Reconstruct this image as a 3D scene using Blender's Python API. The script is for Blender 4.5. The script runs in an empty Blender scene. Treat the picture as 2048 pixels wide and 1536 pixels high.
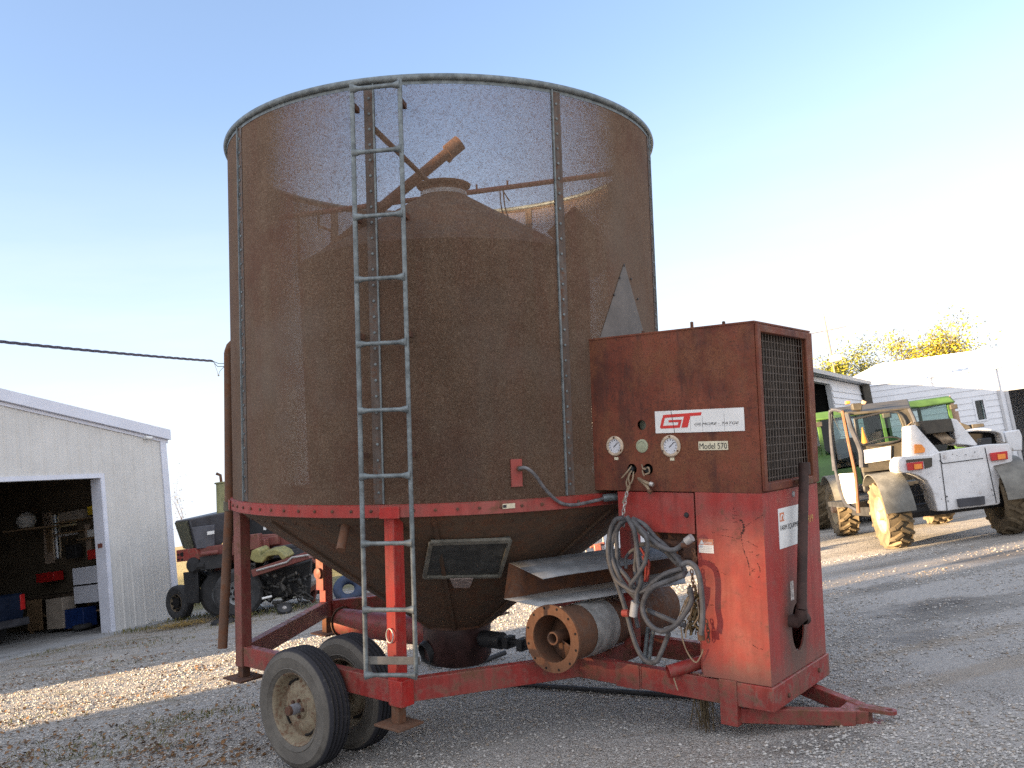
import bpy, bmesh, math, random
from math import sin, cos, pi, radians, sqrt, atan2, hypot, tan, degrees
from mathutils import Vector, Matrix, Euler
random.seed(7)
R = random.random
def U(a, b): return a + (b - a) * R()
V = Vector
scene = bpy.context.scene
COL = scene.collection

# ------------------------------------------------------------------ camera
ROLL, PITCH, FPX = 0.1373, 0.1326, 1718.9
CAM = V((0, 0, 1.6)); ZG = -0.17           # camera position and ground level
fw = V((0, cos(PITCH), sin(PITCH))); rt0 = V((1, 0, 0)); up0 = rt0.cross(fw)
rt = rt0 * cos(ROLL) - up0 * sin(ROLL); up = rt0 * sin(ROLL) + up0 * cos(ROLL)
cd = bpy.data.cameras.new('Camera'); cam = bpy.data.objects.new('Camera', cd); COL.objects.link(cam)
cd.sensor_width = 36; cd.lens = 36 * FPX / 2048; cd.clip_end = 3000; cd.clip_start = .05
cam.matrix_world = Matrix.Translation(CAM) @ Matrix((rt, up, -fw)).transposed().to_4x4()
scene.camera = cam

def ray(x, y): return fw + rt * ((x - 1024) / FPX) - up * ((y - 768) / FPX)
def G(x, y, z=ZG):
    d = ray(x, y); return CAM + d * ((z - CAM.z) / d.z)
def D(x, y, Y):
    d = ray(x, y); return CAM + d * (Y / d.y)
# ------------------------------------------------------------------ machine frame: f forward, r to its right (towards us), u up
MO = V((-0.8094, 8.1997, 0.5696)); YAW, NP, NR = -0.6712, .1287, .0033
_F = V((cos(YAW), sin(YAW), 0)); _U = V((0, 0, 1)); _R = _F.cross(_U)
mF = _F * cos(NP) - _U * sin(NP); _U2 = _F * sin(NP) + _U * cos(NP)
mR = _R * cos(NR) + _U2 * sin(NR); mU = _U2 * cos(NR) - _R * sin(NR)
MACH = Matrix.Translation(MO) @ Matrix((mF, -mR, mU)).transposed().to_4x4()
LC = V(((CAM - MO).dot(mF), (CAM - MO).dot(mR), (CAM - MO).dot(mU)))
def mray(x, y):
    d = ray(x, y); return V((d.dot(mF), d.dot(mR), d.dot(mU)))
def on(k, x, y, v):
    d = mray(x, y); return LC + d * ((v - LC[k]) / d[k])
def onf(x, y, v): return on(0, x, y, v)
def onr(x, y, v): return on(1, x, y, v)
def onu(x, y, v): return on(2, x, y, v)
def cyl_hit(x, y, rad, far=False):
    d = mray(x, y); a = d.x**2 + d.y**2; b = 2 * (LC.x * d.x + LC.y * d.y); c = LC.x**2 + LC.y**2 - rad * rad
    t = (-b + (1 if far else -1) * sqrt(max(b * b - 4 * a * c, 0))) / (2 * a); return LC + d * t
def axp(x, y, back=0.0):                    # on the vertical plane through the bin axis that faces us, pushed back
    n = V((LC.x, LC.y, 0)).normalized(); d = mray(x, y)
    return LC + d * ((-back - LC.dot(n)) / d.dot(n))
def toM(w):
    d = w - MO; return V((d.dot(mF), d.dot(mR), d.dot(mU)))
def m(p): return V((p[0], -p[1], p[2]))    # (f,r,u) -> mesh coordinates of the machine
def ident(p): return V(p)

# ------------------------------------------------------------------ mesh builder
class MB:
    def __init__(s, xf=ident): s.v = []; s.f = []; s.mi = []; s.xf = xf; s.cur = 0
    def add(s, vs, fs):
        b = len(s.v); s.v += [s.xf(V(p)) for p in vs]; s.f += [tuple(i + b for i in f) for f in fs]; s.mi += [s.cur] * len(fs); return s
    def quad(s, a, b, c, d): return s.add([a, b, c, d], [(0, 1, 2, 3)])
    def hexa(s, p): return s.add(p, [(0, 1, 2, 3), (4, 7, 6, 5), (0, 4, 5, 1), (1, 5, 6, 2), (2, 6, 7, 3), (3, 7, 4, 0)])
    def box(s, c, size, ax=None):
        c = V(c); ax = ax or (V((1, 0, 0)), V((0, 1, 0)), V((0, 0, 1)))
        a, b, d = (ax[i] * (size[i] / 2) for i in range(3))
        return s.hexa([c - a - b - d, c + a - b - d, c + a + b - d, c - a + b - d, c - a - b + d, c + a - b + d, c + a + b + d, c - a + b + d])
    def span(s, lo, hi):
        lo, hi = V(lo), V(hi); return s.box((lo + hi) / 2, hi - lo)
    def beam(s, p0, p1, w, h, up=(0, 0, 1)):   # w sideways, h along up
        p0, p1 = V(p0), V(p1); d = (p1 - p0); L = d.length; d.normalize()
        sd = d.cross(V(up)).normalized(); u = sd.cross(d)
        return s.box((p0 + p1) / 2, (L, w, h), (d, sd, u))
    def tube(s, path, r, n=10, caps=True, closed=False):
        P = [V(p) for p in path]; k = len(P); rs = r if isinstance(r, (list, tuple)) else [r] * k
        T = []
        for i in range(k):
            a = P[(i - 1) % k] if (closed or i > 0) else P[i]; b = P[(i + 1) % k] if (closed or i < k - 1) else P[i]
            T.append((b - a).normalized())
        nrm = T[0].orthogonal().normalized(); vs = []; fs = []
        for i in range(k):
            nrm = (nrm - T[i] * nrm.dot(T[i])).normalized(); bn = T[i].cross(nrm)
            for j in range(n):
                a = 2 * pi * j / n; vs.append(P[i] + (nrm * cos(a) + bn * sin(a)) * rs[i])
        for i in range(k if closed else k - 1):
            for j in range(n):
                a = i * n + j; b = i * n + (j + 1) % n; c = ((i + 1) % k) * n
                fs.append((a, b, c + (j + 1) % n, c + j))
        if caps and not closed: fs += [tuple(range(n))[::-1], tuple(range((k - 1) * n, k * n))]
        return s.add(vs, fs)
    def rev(s, prof, o, axis, n=32, closed=False, a0=0, a1=2 * pi, ref=None):  # prof: (radius, along)
        o = V(o); axis = V(axis).normalized(); e1 = (V(ref) if ref else axis.orthogonal()); e1 = (e1 - axis * e1.dot(axis)).normalized(); e2 = axis.cross(e1)
        full = abs(a1 - a0 - 2 * pi) < 1e-6; cnt = n if full else n + 1; k = len(prof); vs = []; fs = []
        for i in range(cnt):
            a = a0 + (a1 - a0) * i / n; dr = e1 * cos(a) + e2 * sin(a)
            for (rr, h) in prof: vs.append(o + dr * rr + axis * h)
        for i in range(n):
            i2 = (i + 1) % cnt
            for j in range(k if closed else k - 1):
                j2 = (j + 1) % k; fs.append((i * k + j, i2 * k + j, i2 * k + j2, i * k + j2))
        return s.add(vs, fs)
    def disc(s, o, axis, r, n=24):
        o = V(o); axis = V(axis).normalized(); e1 = axis.orthogonal().normalized(); e2 = axis.cross(e1)
        return s.add([o + (e1 * cos(2 * pi * i / n) + e2 * sin(2 * pi * i / n)) * r for i in range(n)], [tuple(range(n))])
    def prism(s, pts, dv):                      # polygon (3d points) swept by dv
        pts = [V(p) for p in pts]; dv = V(dv); n = len(pts)
        return s.add(pts + [p + dv for p in pts], [tuple(range(n))[::-1], tuple(range(n, 2 * n))] + [(i, (i + 1) % n, n + (i + 1) % n, n + i) for i in range(n)])
    def build(s, name, mat, parent=None, bevel=0, smooth=35, recalc=True, solid=0):
        me = bpy.data.meshes.new(name); me.from_pydata(s.v, [], s.f)
        for mt in (mat if isinstance(mat, (list, tuple)) else [mat]): me.materials.append(mt)
        me.polygons.foreach_set('material_index', s.mi)
        if recalc:
            bm = bmesh.new(); bm.from_mesh(me); bmesh.ops.recalc_face_normals(bm, faces=bm.faces); bm.to_mesh(me); bm.free()
        if smooth: me.shade_smooth(); me.set_sharp_from_angle(angle=radians(smooth))
        o = bpy.data.objects.new(name, me); COL.objects.link(o)
        if parent: o.parent = parent
        if solid:
            md = o.modifiers.new('Thick', 'SOLIDIFY'); md.thickness = solid; md.offset = 0
        if bevel:
            md = o.modifiers.new('Edge', 'BEVEL'); md.width = bevel; md.segments = 2; md.limit_method = 'ANGLE'; md.angle_limit = radians(40)
        return o
def tag(o, label=None, cat=None, group=None, kind=None):
    if label: o['label'] = label
    if cat: o['category'] = cat
    if group: o['group'] = group
    if kind: o['kind'] = kind
    return o
def empty(name, label, cat, loc=(0, 0, 0), mat=None, group=None):
    o = bpy.data.objects.new(name, None); COL.objects.link(o); o.empty_display_size = .2
    if mat is not None: o.matrix_world = mat
    else: o.location = loc
    return tag(o, label, cat, group)
def copy_tree(o, parent=None):
    kids = [c for c in bpy.data.objects if c.parent == o]
    c = o.copy(); COL.objects.link(c); c.parent = parent
    for k in kids: copy_tree(k, c)
    return c
def spline(pts, n=8):                           # Catmull-Rom through the points
    P = [V(p) for p in pts]; P = [P[0] * 2 - P[1]] + P + [P[-1] * 2 - P[-2]]; out = []
    for i in range(1, len(P) - 2):
        for k in range(n):
            t = k / n; a, b, c, d = P[i - 1], P[i], P[i + 1], P[i + 2]
            out.append(.5 * ((2 * b) + (c - a) * t + (2 * a - 5 * b + 4 * c - d) * t * t + (3 * b - a - 3 * c + d) * t**3))
    return out + [P[-2]]
def text(name, s, o, ex, ey, h, mat, parent, xf=ident, sx=1.0, shear=0.0, bold=0.0, lift=.002, width=None):
    cu = bpy.data.curves.new(name, 'FONT'); cu.body = s; cu.size = 1; cu.shear = shear; cu.offset = bold; cu.resolution_u = 3
    ob = bpy.data.objects.new(name, cu); COL.objects.link(ob); bpy.context.view_layer.update()
    me = bpy.data.meshes.new_from_object(ob.evaluated_get(bpy.context.evaluated_depsgraph_get()))
    bpy.data.objects.remove(ob); me.name = name
    ex = V(ex).normalized(); ey = V(ey).normalized(); ez = ex.cross(ey); xs = [v.co.x for v in me.vertices]
    k = h / .7; kx = k * sx if width is None else width / (max(xs) - min(xs)); x0 = min(xs)
    for v in me.vertices: v.co = xf(V(o) + ex * (v.co.x - x0) * kx + ey * v.co.y * k + ez * lift * (1 if xf is ident else -1))
    me.materials.clear(); me.materials.append(mat)
    ob = bpy.data.objects.new(name, me); COL.objects.link(ob); ob.parent = parent
    return ob

# ------------------------------------------------------------------ node materials
class NT:
    def __init__(s, name):
        s.m = bpy.data.materials.new(name); s.m.use_nodes = True; s.t = s.m.node_tree; s.n = s.t.nodes; s.n.clear()
        s.out = s.n.new('ShaderNodeOutputMaterial'); s.b = s.n.new('ShaderNodeBsdfPrincipled'); s.l(s.b.outputs[0], s.out.inputs[0])
        s.tc = s.n.new('ShaderNodeTexCoord').outputs['Object']
    def l(s, a, b): s.t.links.new(a, b)
    def put(s, sock, v):
        if v is None: return
        if isinstance(v, bpy.types.NodeSocket): s.l(v, sock)
        elif sock.type == 'RGBA' and hasattr(v, '__len__') and len(v) == 3: sock.default_value = (*v, 1)
        else: sock.default_value = v
    def math(s, op, a, b=None, c=None, clamp=False):
        n = s.n.new('ShaderNodeMath'); n.operation = op; n.use_clamp = clamp
        for i, v in enumerate((a, b, c)): s.put(n.inputs[i], v)
        return n.outputs[0]
    def vec(s, scale=(1, 1, 1), loc=(0, 0, 0), rot=(0, 0, 0), src=None):
        n = s.n.new('ShaderNodeMapping'); s.l(src or s.tc, n.inputs[0]); n.inputs['Scale'].default_value = scale; n.inputs['Location'].default_value = loc; n.inputs['Rotation'].default_value = rot
        return n.outputs[0]
    def noise(s, scale, detail=4, rough=.6, v=None, dist=0, out='Fac'):
        n = s.n.new('ShaderNodeTexNoise'); s.l(v or s.tc, n.inputs['Vector']); n.inputs['Scale'].default_value = scale; n.inputs['Detail'].default_value = detail; n.inputs['Roughness'].default_value = rough; n.inputs['Distortion'].default_value = dist
        return n.outputs[out]
    def vor(s, scale, v=None, out='Distance', feature='F1', rnd=1):
        n = s.n.new('ShaderNodeTexVoronoi'); n.feature = feature; s.l(v or s.tc, n.inputs['Vector']); n.inputs['Scale'].default_value = scale; n.inputs['Randomness'].default_value = rnd
        return n.outputs[out]
    def ramp(s, fac, a, b, lo=0.0, hi=1.0):     # smoothstep from a to b
        n = s.n.new('ShaderNodeMapRange'); n.interpolation_type = 'SMOOTHSTEP'; s.put(n.inputs[0], fac)
        for i, v in enumerate((a, b, lo, hi)): n.inputs[i + 1].default_value = v
        return n.outputs[0]
    def mix(s, fac, a, b, mode='MIX'):
        n = s.n.new('ShaderNodeMix'); n.data_type = 'RGBA'; n.blend_type = mode; s.put(n.inputs[0], fac); s.put(n.inputs[6], a); s.put(n.inputs[7], b); return n.outputs[2]
    def xyz(s, v=None):
        n = s.n.new('ShaderNodeSeparateXYZ'); s.l(v or s.tc, n.inputs[0]); return n.outputs
    def bump(s, h, strength=.3, dist=.01, prev=None):
        n = s.n.new('ShaderNodeBump'); n.inputs['Strength'].default_value = strength; n.inputs['Distance'].default_value = dist; s.l(h, n.inputs['Height'])
        if prev: s.l(prev, n.inputs['Normal'])
        return n.outputs[0]
    def done(s, col=None, rough=None, metal=None, normal=None, spec=None):
        s.put(s.b.inputs['Base Color'], col); s.put(s.b.inputs['Roughness'], rough); s.put(s.b.inputs['Metallic'], metal); s.put(s.b.inputs['Specular IOR Level'], spec)
        if normal: s.l(normal, s.b.inputs['Normal'])
        return s.m
def plain(name, col, rough=.6, var=.25, scale=8, metal=0, bump=.15, spec=.4):
    t = NT(name); n = t.noise(scale, 5, .65); n2 = t.noise(scale * 6, 3, .6)
    c = t.mix(t.ramp(n, .3, .7), tuple(x * (1 - var) for x in col), tuple(min(1, x * (1 + var)) for x in col))
    c = t.mix(t.math('MULTIPLY', t.ramp(n2, .45, .7), var), c, tuple(x * .6 for x in col))
    return t.done(c, t.ramp(n, .2, .8, max(rough - .1, .05), min(rough + .1, 1)), metal, t.bump(n2, bump, .004), spec)
STAIN = None
def paint(name, col, faded, rustc=(.12, .045, .022), rust=.35, dust=(.2, .17, .14), dusty=.3, rough=.5, scale=2.2, scratch=.5, streak=1.0, orange=(.15, .068, .036)):
    t = NT(name)
    big = t.noise(scale, 5, .62); mid = t.noise(scale * 5, 6, .68); fine = t.noise(scale * 40, 3, .6)
    st = t.noise(scale * 2, 5, .65, t.vec((3.5, 3.5, .35)))
    c = t.mix(t.ramp(big, .35, .68), col, faded)
    c = t.mix(t.math('MULTIPLY', t.ramp(st, .42, .72), .55 * streak), c, tuple(.5 * a + .1 * b for a, b in zip(col, rustc)))
    c = t.mix(t.math('MULTIPLY', t.ramp(mid, .45, .75), dusty), c, dust)
    rm = t.math('ADD', t.math('MULTIPLY', mid, .6), t.math('MULTIPLY', big, .4))
    rmask = t.ramp(t.math('ADD', rm, t.math('MULTIPLY', t.math('SUBTRACT', fine, .5), .12)), .58 - rust * .28, .74 - rust * .22)
    rcol = t.mix(t.ramp(fine, .35, .65), rustc, orange)
    c = t.mix(rmask, c, rcol)
    bv = t.n.new('ShaderNodeBevel'); bv.samples = 4; bv.inputs[0].default_value = .016; ge = t.n.new('ShaderNodeNewGeometry'); dp = t.n.new('ShaderNodeVectorMath'); dp.operation = 'DOT_PRODUCT'; t.l(bv.outputs[0], dp.inputs[0]); t.l(ge.outputs['Normal'], dp.inputs[1])
    em = t.math('MULTIPLY', t.ramp(dp.outputs['Value'], .985, .86), t.ramp(t.noise(scale * 7, 5, .7), .40, .60)); c = t.mix(t.math('MULTIPLY', em, .8), c, t.mix(t.ramp(fine, .4, .6), rustc, dust))
    if name == 'stained_cabinet_paint':
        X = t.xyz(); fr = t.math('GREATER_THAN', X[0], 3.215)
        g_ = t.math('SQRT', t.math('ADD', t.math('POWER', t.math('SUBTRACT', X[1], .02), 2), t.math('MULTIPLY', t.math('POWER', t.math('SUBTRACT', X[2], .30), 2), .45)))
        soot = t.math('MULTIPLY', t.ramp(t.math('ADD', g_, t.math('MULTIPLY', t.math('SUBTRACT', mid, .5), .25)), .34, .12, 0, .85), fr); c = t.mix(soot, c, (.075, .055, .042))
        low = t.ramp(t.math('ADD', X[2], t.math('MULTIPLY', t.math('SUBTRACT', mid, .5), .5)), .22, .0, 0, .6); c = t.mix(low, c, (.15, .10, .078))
    if scratch:
        sc = t.noise(scale * 5, 2, .5, t.vec((1, 1, 9), rot=(.5, .3, .2))); sm = t.ramp(t.math('ABSOLUTE', t.math('SUBTRACT', sc, .5)), .012, 0.0)
        sm = t.math('MULTIPLY', sm, t.math('MULTIPLY', t.ramp(big, .5, .62), scratch)); c = t.mix(sm, c, (.03, .02, .02))
    ro = t.math('ADD', t.math('MULTIPLY', rmask, .3), t.ramp(mid, .3, .7, rough - .08, rough + .12), clamp=True)
    return t.done(c, ro, 0, t.bump(t.math('ADD', mid, t.math('MULTIPLY', fine, .4)), .25, .004), .4)

M = {}
def mk():
    M['red'] = paint('faded_red_paint', (.315, .030, .024), (.29, .072, .060), rust=.14, dust=(.17, .10, .085), dusty=.35, scratch=.3)
    M['cab'] = paint('stained_cabinet_paint', (.33, .030, .024), (.29, .070, .058), rust=.12, dust=(.17, .10, .085), dusty=.3, scratch=.3)
    M['red_frame'] = paint('dirty_red_frame_paint', (.27, .026, .022), (.22, .065, .052), rust=.34, dusty=.5, scale=3, scratch=.3)
    M['skirt'] = paint('mud_splashed_red', (.27, .03, .025), (.23, .075, .06), rust=.3, dust=(.20, .155, .13), dusty=.8, scale=3.5, scratch=.2)
    M['red_bright'] = paint('bright_red_leg_paint', (.40, .016, .013), (.33, .04, .032), rust=.10, dusty=.15, scale=4, scratch=.2)
    M['red_dark'] = paint('dull_brownish_red_paint', (.17, .040, .034), (.20, .075, .06), rust=.35, dusty=.3, scale=3, scratch=.1)
    t = NT('rusted_box_paint'); a = t.noise(2.2, 7, .7); st = t.noise(7, 6, .7, t.vec((1, 1, .16))); fine = t.noise(70, 4, .7); mid = t.noise(12, 6, .7)
    c = t.mix(t.ramp(a, .32, .68), (.105, .024, .014), (.205, .056, .029)); c = t.mix(t.math('MULTIPLY', t.ramp(st, .45, .62), .7), c, (.052, .019, .014))
    c = t.mix(t.math('MULTIPLY', t.ramp(t.noise(2.7, 6, .7, t.vec((1, 1, .7), loc=(5, 2, 1))), .44, .62), .85), c, t.mix(t.ramp(fine, .38, .62), (.095, .032, .018), (.25, .092, .038)))
    c = t.mix(t.math('MULTIPLY', t.ramp(t.math('ADD', t.math('MULTIPLY', fine, .5), t.math('MULTIPLY', mid, .5)), .52, .62), .35), c, (.165, .072, .045)); c = t.mix(t.math('MULTIPLY', t.ramp(fine, .50, .66), .65), c, (.030, .013, .010))
    M['rust_box'] = t.done(c, t.ramp(mid, .3, .7, .55, .85), 0, t.bump(t.math('ADD', fine, mid), .3, .004), .35)
    M['rust'] = paint('brown_rust', (.105, .056, .036), (.145, .082, .052), rust=.5, dust=(.15, .115, .085), dusty=.35, rough=.8, scale=4, scratch=0)
    M['rust_dark'] = paint('dark_rust', (.065, .033, .024), (.10, .05, .033), rust=.5, dust=(.10, .08, .065), dusty=.3, rough=.8, scale=4, scratch=0)
    M['hopper'] = paint('brown_hopper_steel', (.075, .050, .034), (.115, .075, .048), rustc=(.055, .032, .022), rust=.5, dust=(.13, .10, .075), dusty=.35, rough=.75, scale=2, scratch=.2)
    M['plenum'] = paint('dusty_brown_plenum_steel', (.058, .040, .029), (.080, .055, .040), rustc=(.045, .028, .020), rust=.5, dust=(.085, .066, .05), dusty=.4, rough=.85, scale=2, scratch=0)
    M['seam'] = paint('weathered_seam_strip', (.075, .05, .038), (.12, .105, .095), rustc=(.05, .028, .02), rust=.35, dust=(.17, .16, .15), dusty=.4, rough=.7, scale=5, scratch=0, streak=1.2)
    M['galv'] = plain('weathered_galvanised_steel', (.155, .18, .19), .55, .4, 14, .3, .1)
    M['galv_sheet'] = plain('dull_galvanised_sheet', (.36, .37, .38), .55, .22, 3, .15, .08)
    M['trim_white'] = plain('white_trim_metal', (.62, .64, .72), .5, .06, 2, 0, .03)
    M['siding'] = plain('beige_steel_siding', (.57, .56, .54), .55, .07, 1.2, 0, .03)
    M['black'] = plain('dusty_black', (.025, .025, .027), .6, .4, 6)
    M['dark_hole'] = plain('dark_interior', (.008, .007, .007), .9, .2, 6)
    M['charcoal'] = plain('charcoal_sheet_metal', (.045, .046, .055), .45, .3, 4)
    M['hose'] = plain('grey_rubber_hose', (.088, .090, .097), .6, .3, 18, 0, .2)
    M['wire'] = plain('tan_wire', (.28, .21, .14), .7, .3, 10)
    M['steel'] = plain('bare_steel', (.45, .43, .41), .4, .3, 20, .5)
    M['white'] = plain('off_white_label', (.70, .70, .69), .55, .06, 5, 0, .02)
    M['cream'] = plain('yellowed_label', (.62, .57, .42), .6, .12, 9, 0, .02)
    M['ink'] = plain('dark_ink', (.03, .03, .035), .6, .1, 9, 0, 0)
    M['logo_red'] = plain('logo_red', (.55, .035, .03), .5, .1, 9, 0, 0)
    M['orange_ink'] = plain('orange_ink', (.55, .20, .11), .6, .1, 9, 0, 0)
    M['chalk'] = plain('yellow_chalk', (.6, .42, .12), .9, .2, 30, 0, 0)
    M['gold'] = plain('beige_gauge_ring', (.50, .40, .30), .5, .25, 20)
    M['dial'] = plain('white_dial', (.55, .56, .60), .35, .05, 10, 0, 0)
    M['mirror'] = plain('greenish_lens', (.30, .32, .22), .3, .15, 8, 0, 0)
    M['tread_tyre'] = plain('dusty_tyre_rubber', (.038, .038, .040), .8, .45, 5, 0, .2)
    M['rim'] = paint('chipped_cream_wheel_paint', (.26, .215, .145), (.22, .18, .12), rustc=(.10, .05, .03), rust=.42, dusty=.4, rough=.65, scale=7, scratch=0)
    M['mud_tyre'] = plain('muddy_tyre', (.125, .095, .058), .9, .4, 4, 0, .3)
    M['mud_rim'] = plain('muddy_white_rim', (.30, .24, .15), .8, .25, 6)
    M['tele_white'] = paint('scuffed_white_paint', (.68, .68, .69), (.60, .60, .61), rust=.0, dust=(.38, .33, .27), dusty=.22, rough=.45, scale=3, scratch=.7, streak=.2)
    M['tele_grey'] = plain('muddy_grey_brown_paint', (.062, .054, .042), .65, .3, 4)
    M['fender'] = plain('dusty_grey_plastic', (.15, .145, .13), .7, .3, 4)
    M['green'] = plain('tractor_green', (.055, .115, .03), .4, .2, 3, 0, .02)
    M['yellow'] = plain('tractor_yellow', (.60, .42, .03), .5, .25, 5, 0, .05)
    M['stack'] = plain('heat_stained_exhaust', (.42, .27, .18), .6, .25, 6)
    M['orange_lens'] = plain('orange_lens', (.75, .25, .04), .3, .1, 6, 0, 0)
    M['red_lens'] = plain('red_lens', (.45, .02, .02), .25, .2, 6, 0, 0)
    M['white_siding'] = plain('white_lap_siding', (.70, .71, .74), .6, .05, 1, 0, .02)
    M['white_roof'] = plain('white_metal_roof', (.72, .73, .75), .45, .04, 1, 0, .02)
    M['concrete'] = plain('concrete_slab', (.30, .30, .30), .85, .2, 1.5, 0, .15)
    M['wood'] = plain('raw_board', (.26, .17, .095), .75, .3, 5)
    M['bark'] = plain('tree_bark', (.09, .07, .055), .9, .3, 6, 0, .4)
    M['blue'] = plain('dark_blue_paint', (.007, .014, .035), .4, .2, 4, 0, .02)
    M['blue_tub'] = plain('blue_plastic', (.008, .028, .12), .5, .1, 4, 0, .02)
    M['beige_tub'] = plain('beige_plastic', (.34, .29, .24), .6, .1, 4, 0, .02)
    M['yellow_part'] = plain('pale_yellow_paint', (.24, .22, .085), .55, .25, 5)
    M['cable'] = plain('violet_grey_cable', (.055, .05, .085), .5, .15, 5, 0, 0)
    M['pole_wood'] = plain('pole_wood', (.20, .16, .12), .85, .2, 3, 0, .3)
    t = NT('clear_glass'); t.b.inputs['Transmission Weight'].default_value = 1
    t.n.remove(t.b); g = t.n.new('ShaderNodeBsdfGlossy'); g.inputs['Roughness'].default_value = .06; tr = t.n.new('ShaderNodeBsdfTransparent'); tr.inputs[0].default_value = (.62, .74, .70, 1)
    fr = t.n.new('ShaderNodeFresnel'); fr.inputs[0].default_value = 1.45; mx = t.n.new('ShaderNodeMixShader'); t.l(fr.outputs[0], mx.inputs[0]); t.l(tr.outputs[0], mx.inputs[1]); t.l(g.outputs[0], mx.inputs[2]); t.l(mx.outputs[0], t.out.inputs[0]); M['glass'] = t.m
    t = NT('beam_dimming_film'); t.n.remove(t.b); tr = t.n.new('ShaderNodeBsdfTransparent')
    c = t.mix(t.ramp(t.noise(2.2, 5, .7), .35, .62), (.03, .027, .024), (.13, .115, .10)); t.l(c, tr.inputs[0]); t.l(tr.outputs[0], t.out.inputs[0]); M['film'] = t.m  # film added to dim the sunbeam through the unseen blocker
    t = NT('weak_beam_dimming_film'); t.n.remove(t.b); tr = t.n.new('ShaderNodeBsdfTransparent'); t.l(t.mix(t.ramp(t.noise(2.2, 5, .7), .35, .62), (.30, .28, .26), (.50, .47, .43)), tr.inputs[0]); t.l(tr.outputs[0], t.out.inputs[0]); M['film_thin'] = t.m  # weaker dimming film for the second beam opening
    # perforated, rusted grain-bin sheet: real round holes, 5 mm pitch, cut by transparency in both faces of the sheet
    t = NT('perforated_rusty_sheet'); X = t.xyz()
    ang = t.math('ARCTAN2', X[1], X[0]); s = t.math('MULTIPLY', ang, 1.96 / .005); v = t.math('MULTIPLY', X[2], 1 / (.005 * 1.7320508))
    # the plate is 2.3 mm thick: light passes a hole only when it clears both its front and its back edge
    gi = t.n.new('ShaderNodeNewGeometry'); vt = t.n.new('ShaderNodeVectorTransform'); vt.vector_type = 'VECTOR'; vt.convert_from = 'WORLD'; vt.convert_to = 'OBJECT'; t.l(gi.outputs['Incoming'], vt.inputs[0]); I = t.xyz(vt.outputs[0])
    ca, sa = t.math('COSINE', ang), t.math('SINE', ang)
    dn = t.math('MAXIMUM', t.math('ABSOLUTE', t.math('ADD', t.math('MULTIPLY', I[0], ca), t.math('MULTIPLY', I[1], sa))), .001)
    os_ = t.math('MULTIPLY', t.math('DIVIDE', t.math('SUBTRACT', t.math('MULTIPLY', I[1], ca), t.math('MULTIPLY', I[0], sa)), dn), .0023 / .005)
    oz_ = t.math('MULTIPLY', t.math('DIVIDE', I[2], dn), .0023 / .005)
    def cell(off):
        a = t.math('SUBTRACT', t.math('FRACT', t.math('ADD', s, off)), .5); b = t.math('MULTIPLY', t.math('SUBTRACT', t.math('FRACT', t.math('ADD', v, off)), .5), 1.7320508)
        d1 = t.math('SQRT', t.math('ADD', t.math('MULTIPLY', a, a), t.math('MULTIPLY', b, b)))
        a = t.math('ADD', a, os_); b = t.math('ADD', b, oz_)
        return t.math('MAXIMUM', d1, t.math('SQRT', t.math('ADD', t.math('MULTIPLY', a, a), t.math('MULTIPLY', b, b))))
    dmin = t.math('MINIMUM', cell(0.0), cell(.5))
    clog = t.noise(3.0, 5, .7); clog2 = t.noise(60, 3, .6)
    cellr = t.n.new('ShaderNodeSeparateColor'); t.l(t.vor(150, out='Color'), cellr.inputs[0]); cellb = t.n.new('ShaderNodeSeparateColor'); t.l(t.vor(42, out='Color'), cellb.inputs[0])
    blk = t.math('ADD', t.math('MULTIPLY', t.ramp(cellr.outputs[0], .6, 1), .09), t.math('MULTIPLY', t.ramp(cellb.outputs[0], .8, 1), .03))
    rad = t.math('SUBTRACT', t.math('SUBTRACT', .385, blk), t.math('ADD', t.math('MULTIPLY', t.ramp(clog, .5, .8), .04), t.math('MULTIPLY', t.ramp(clog2, .5, .8), .04)))
    hole = t.math('LESS_THAN', dmin, rad)
    st = t.noise(2.5, 5, .65, t.vec((4, 4, .3))); c = t.mix(t.ramp(clog, .3, .7), (.130, .089, .064), (.178, .122, .088))
    grit = t.noise(170, 3, .7); c = t.mix(t.ramp(grit, .42, .66, 0, .6), c, (.06, .036, .022)); c = t.mix(t.ramp(t.noise(120, 2, .7, t.vec(loc=(4, 1, 2))), .55, .72, 0, .55), c, (.34, .25, .18))
    c = t.mix(t.math('MULTIPLY', t.ramp(st, .4, .7), .5), c, (.14, .075, .055)); c = t.mix(t.math('MULTIPLY', t.ramp(clog2, .5, .75), .5), c, (.09, .05, .03)); c = t.mix(t.ramp(cellr.outputs[1], .3, 1, 0, .6), c, (.075, .045, .03)); c = t.mix(t.ramp(cellr.outputs[2], .72, 1, 0, .45), c, (.235, .185, .145)); rb = t.noise(1.3, 6, .7); c = t.mix(t.ramp(rb, .5, .75, 0, .55), c, (.10, .048, .036)); c = t.mix(t.ramp(t.noise(.9, 5, .6, t.vec(loc=(2, 7, 1))), .5, .72, 0, .45), c, (.15, .125, .105))
    t.done(c, .9, 0, None, .05); tr = t.n.new('ShaderNodeBsdfTransparent'); mx = t.n.new('ShaderNodeMixShader')
    t.l(hole, mx.inputs[0]); t.l(t.b.outputs[0], mx.inputs[1]); t.l(tr.outputs[0], mx.inputs[2]); t.l(mx.outputs[0], t.out.inputs[0]); M['perf'] = t.m
    # leaves
    for nm, a, b in (('leaf_yellow', (.36, .26, .02), (.20, .21, .03)), ('leaf_green', (.15, .18, .03), (.26, .22, .03)), ('leaf_pale', (.34, .33, .28), (.24, .22, .17))):
        t = NT(nm); gi = t.n.new('ShaderNodeNewGeometry').outputs['Random Per Island']; M[nm] = t.done(t.mix(gi, a, b), .7, 0, None, .2)
mk()
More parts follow.
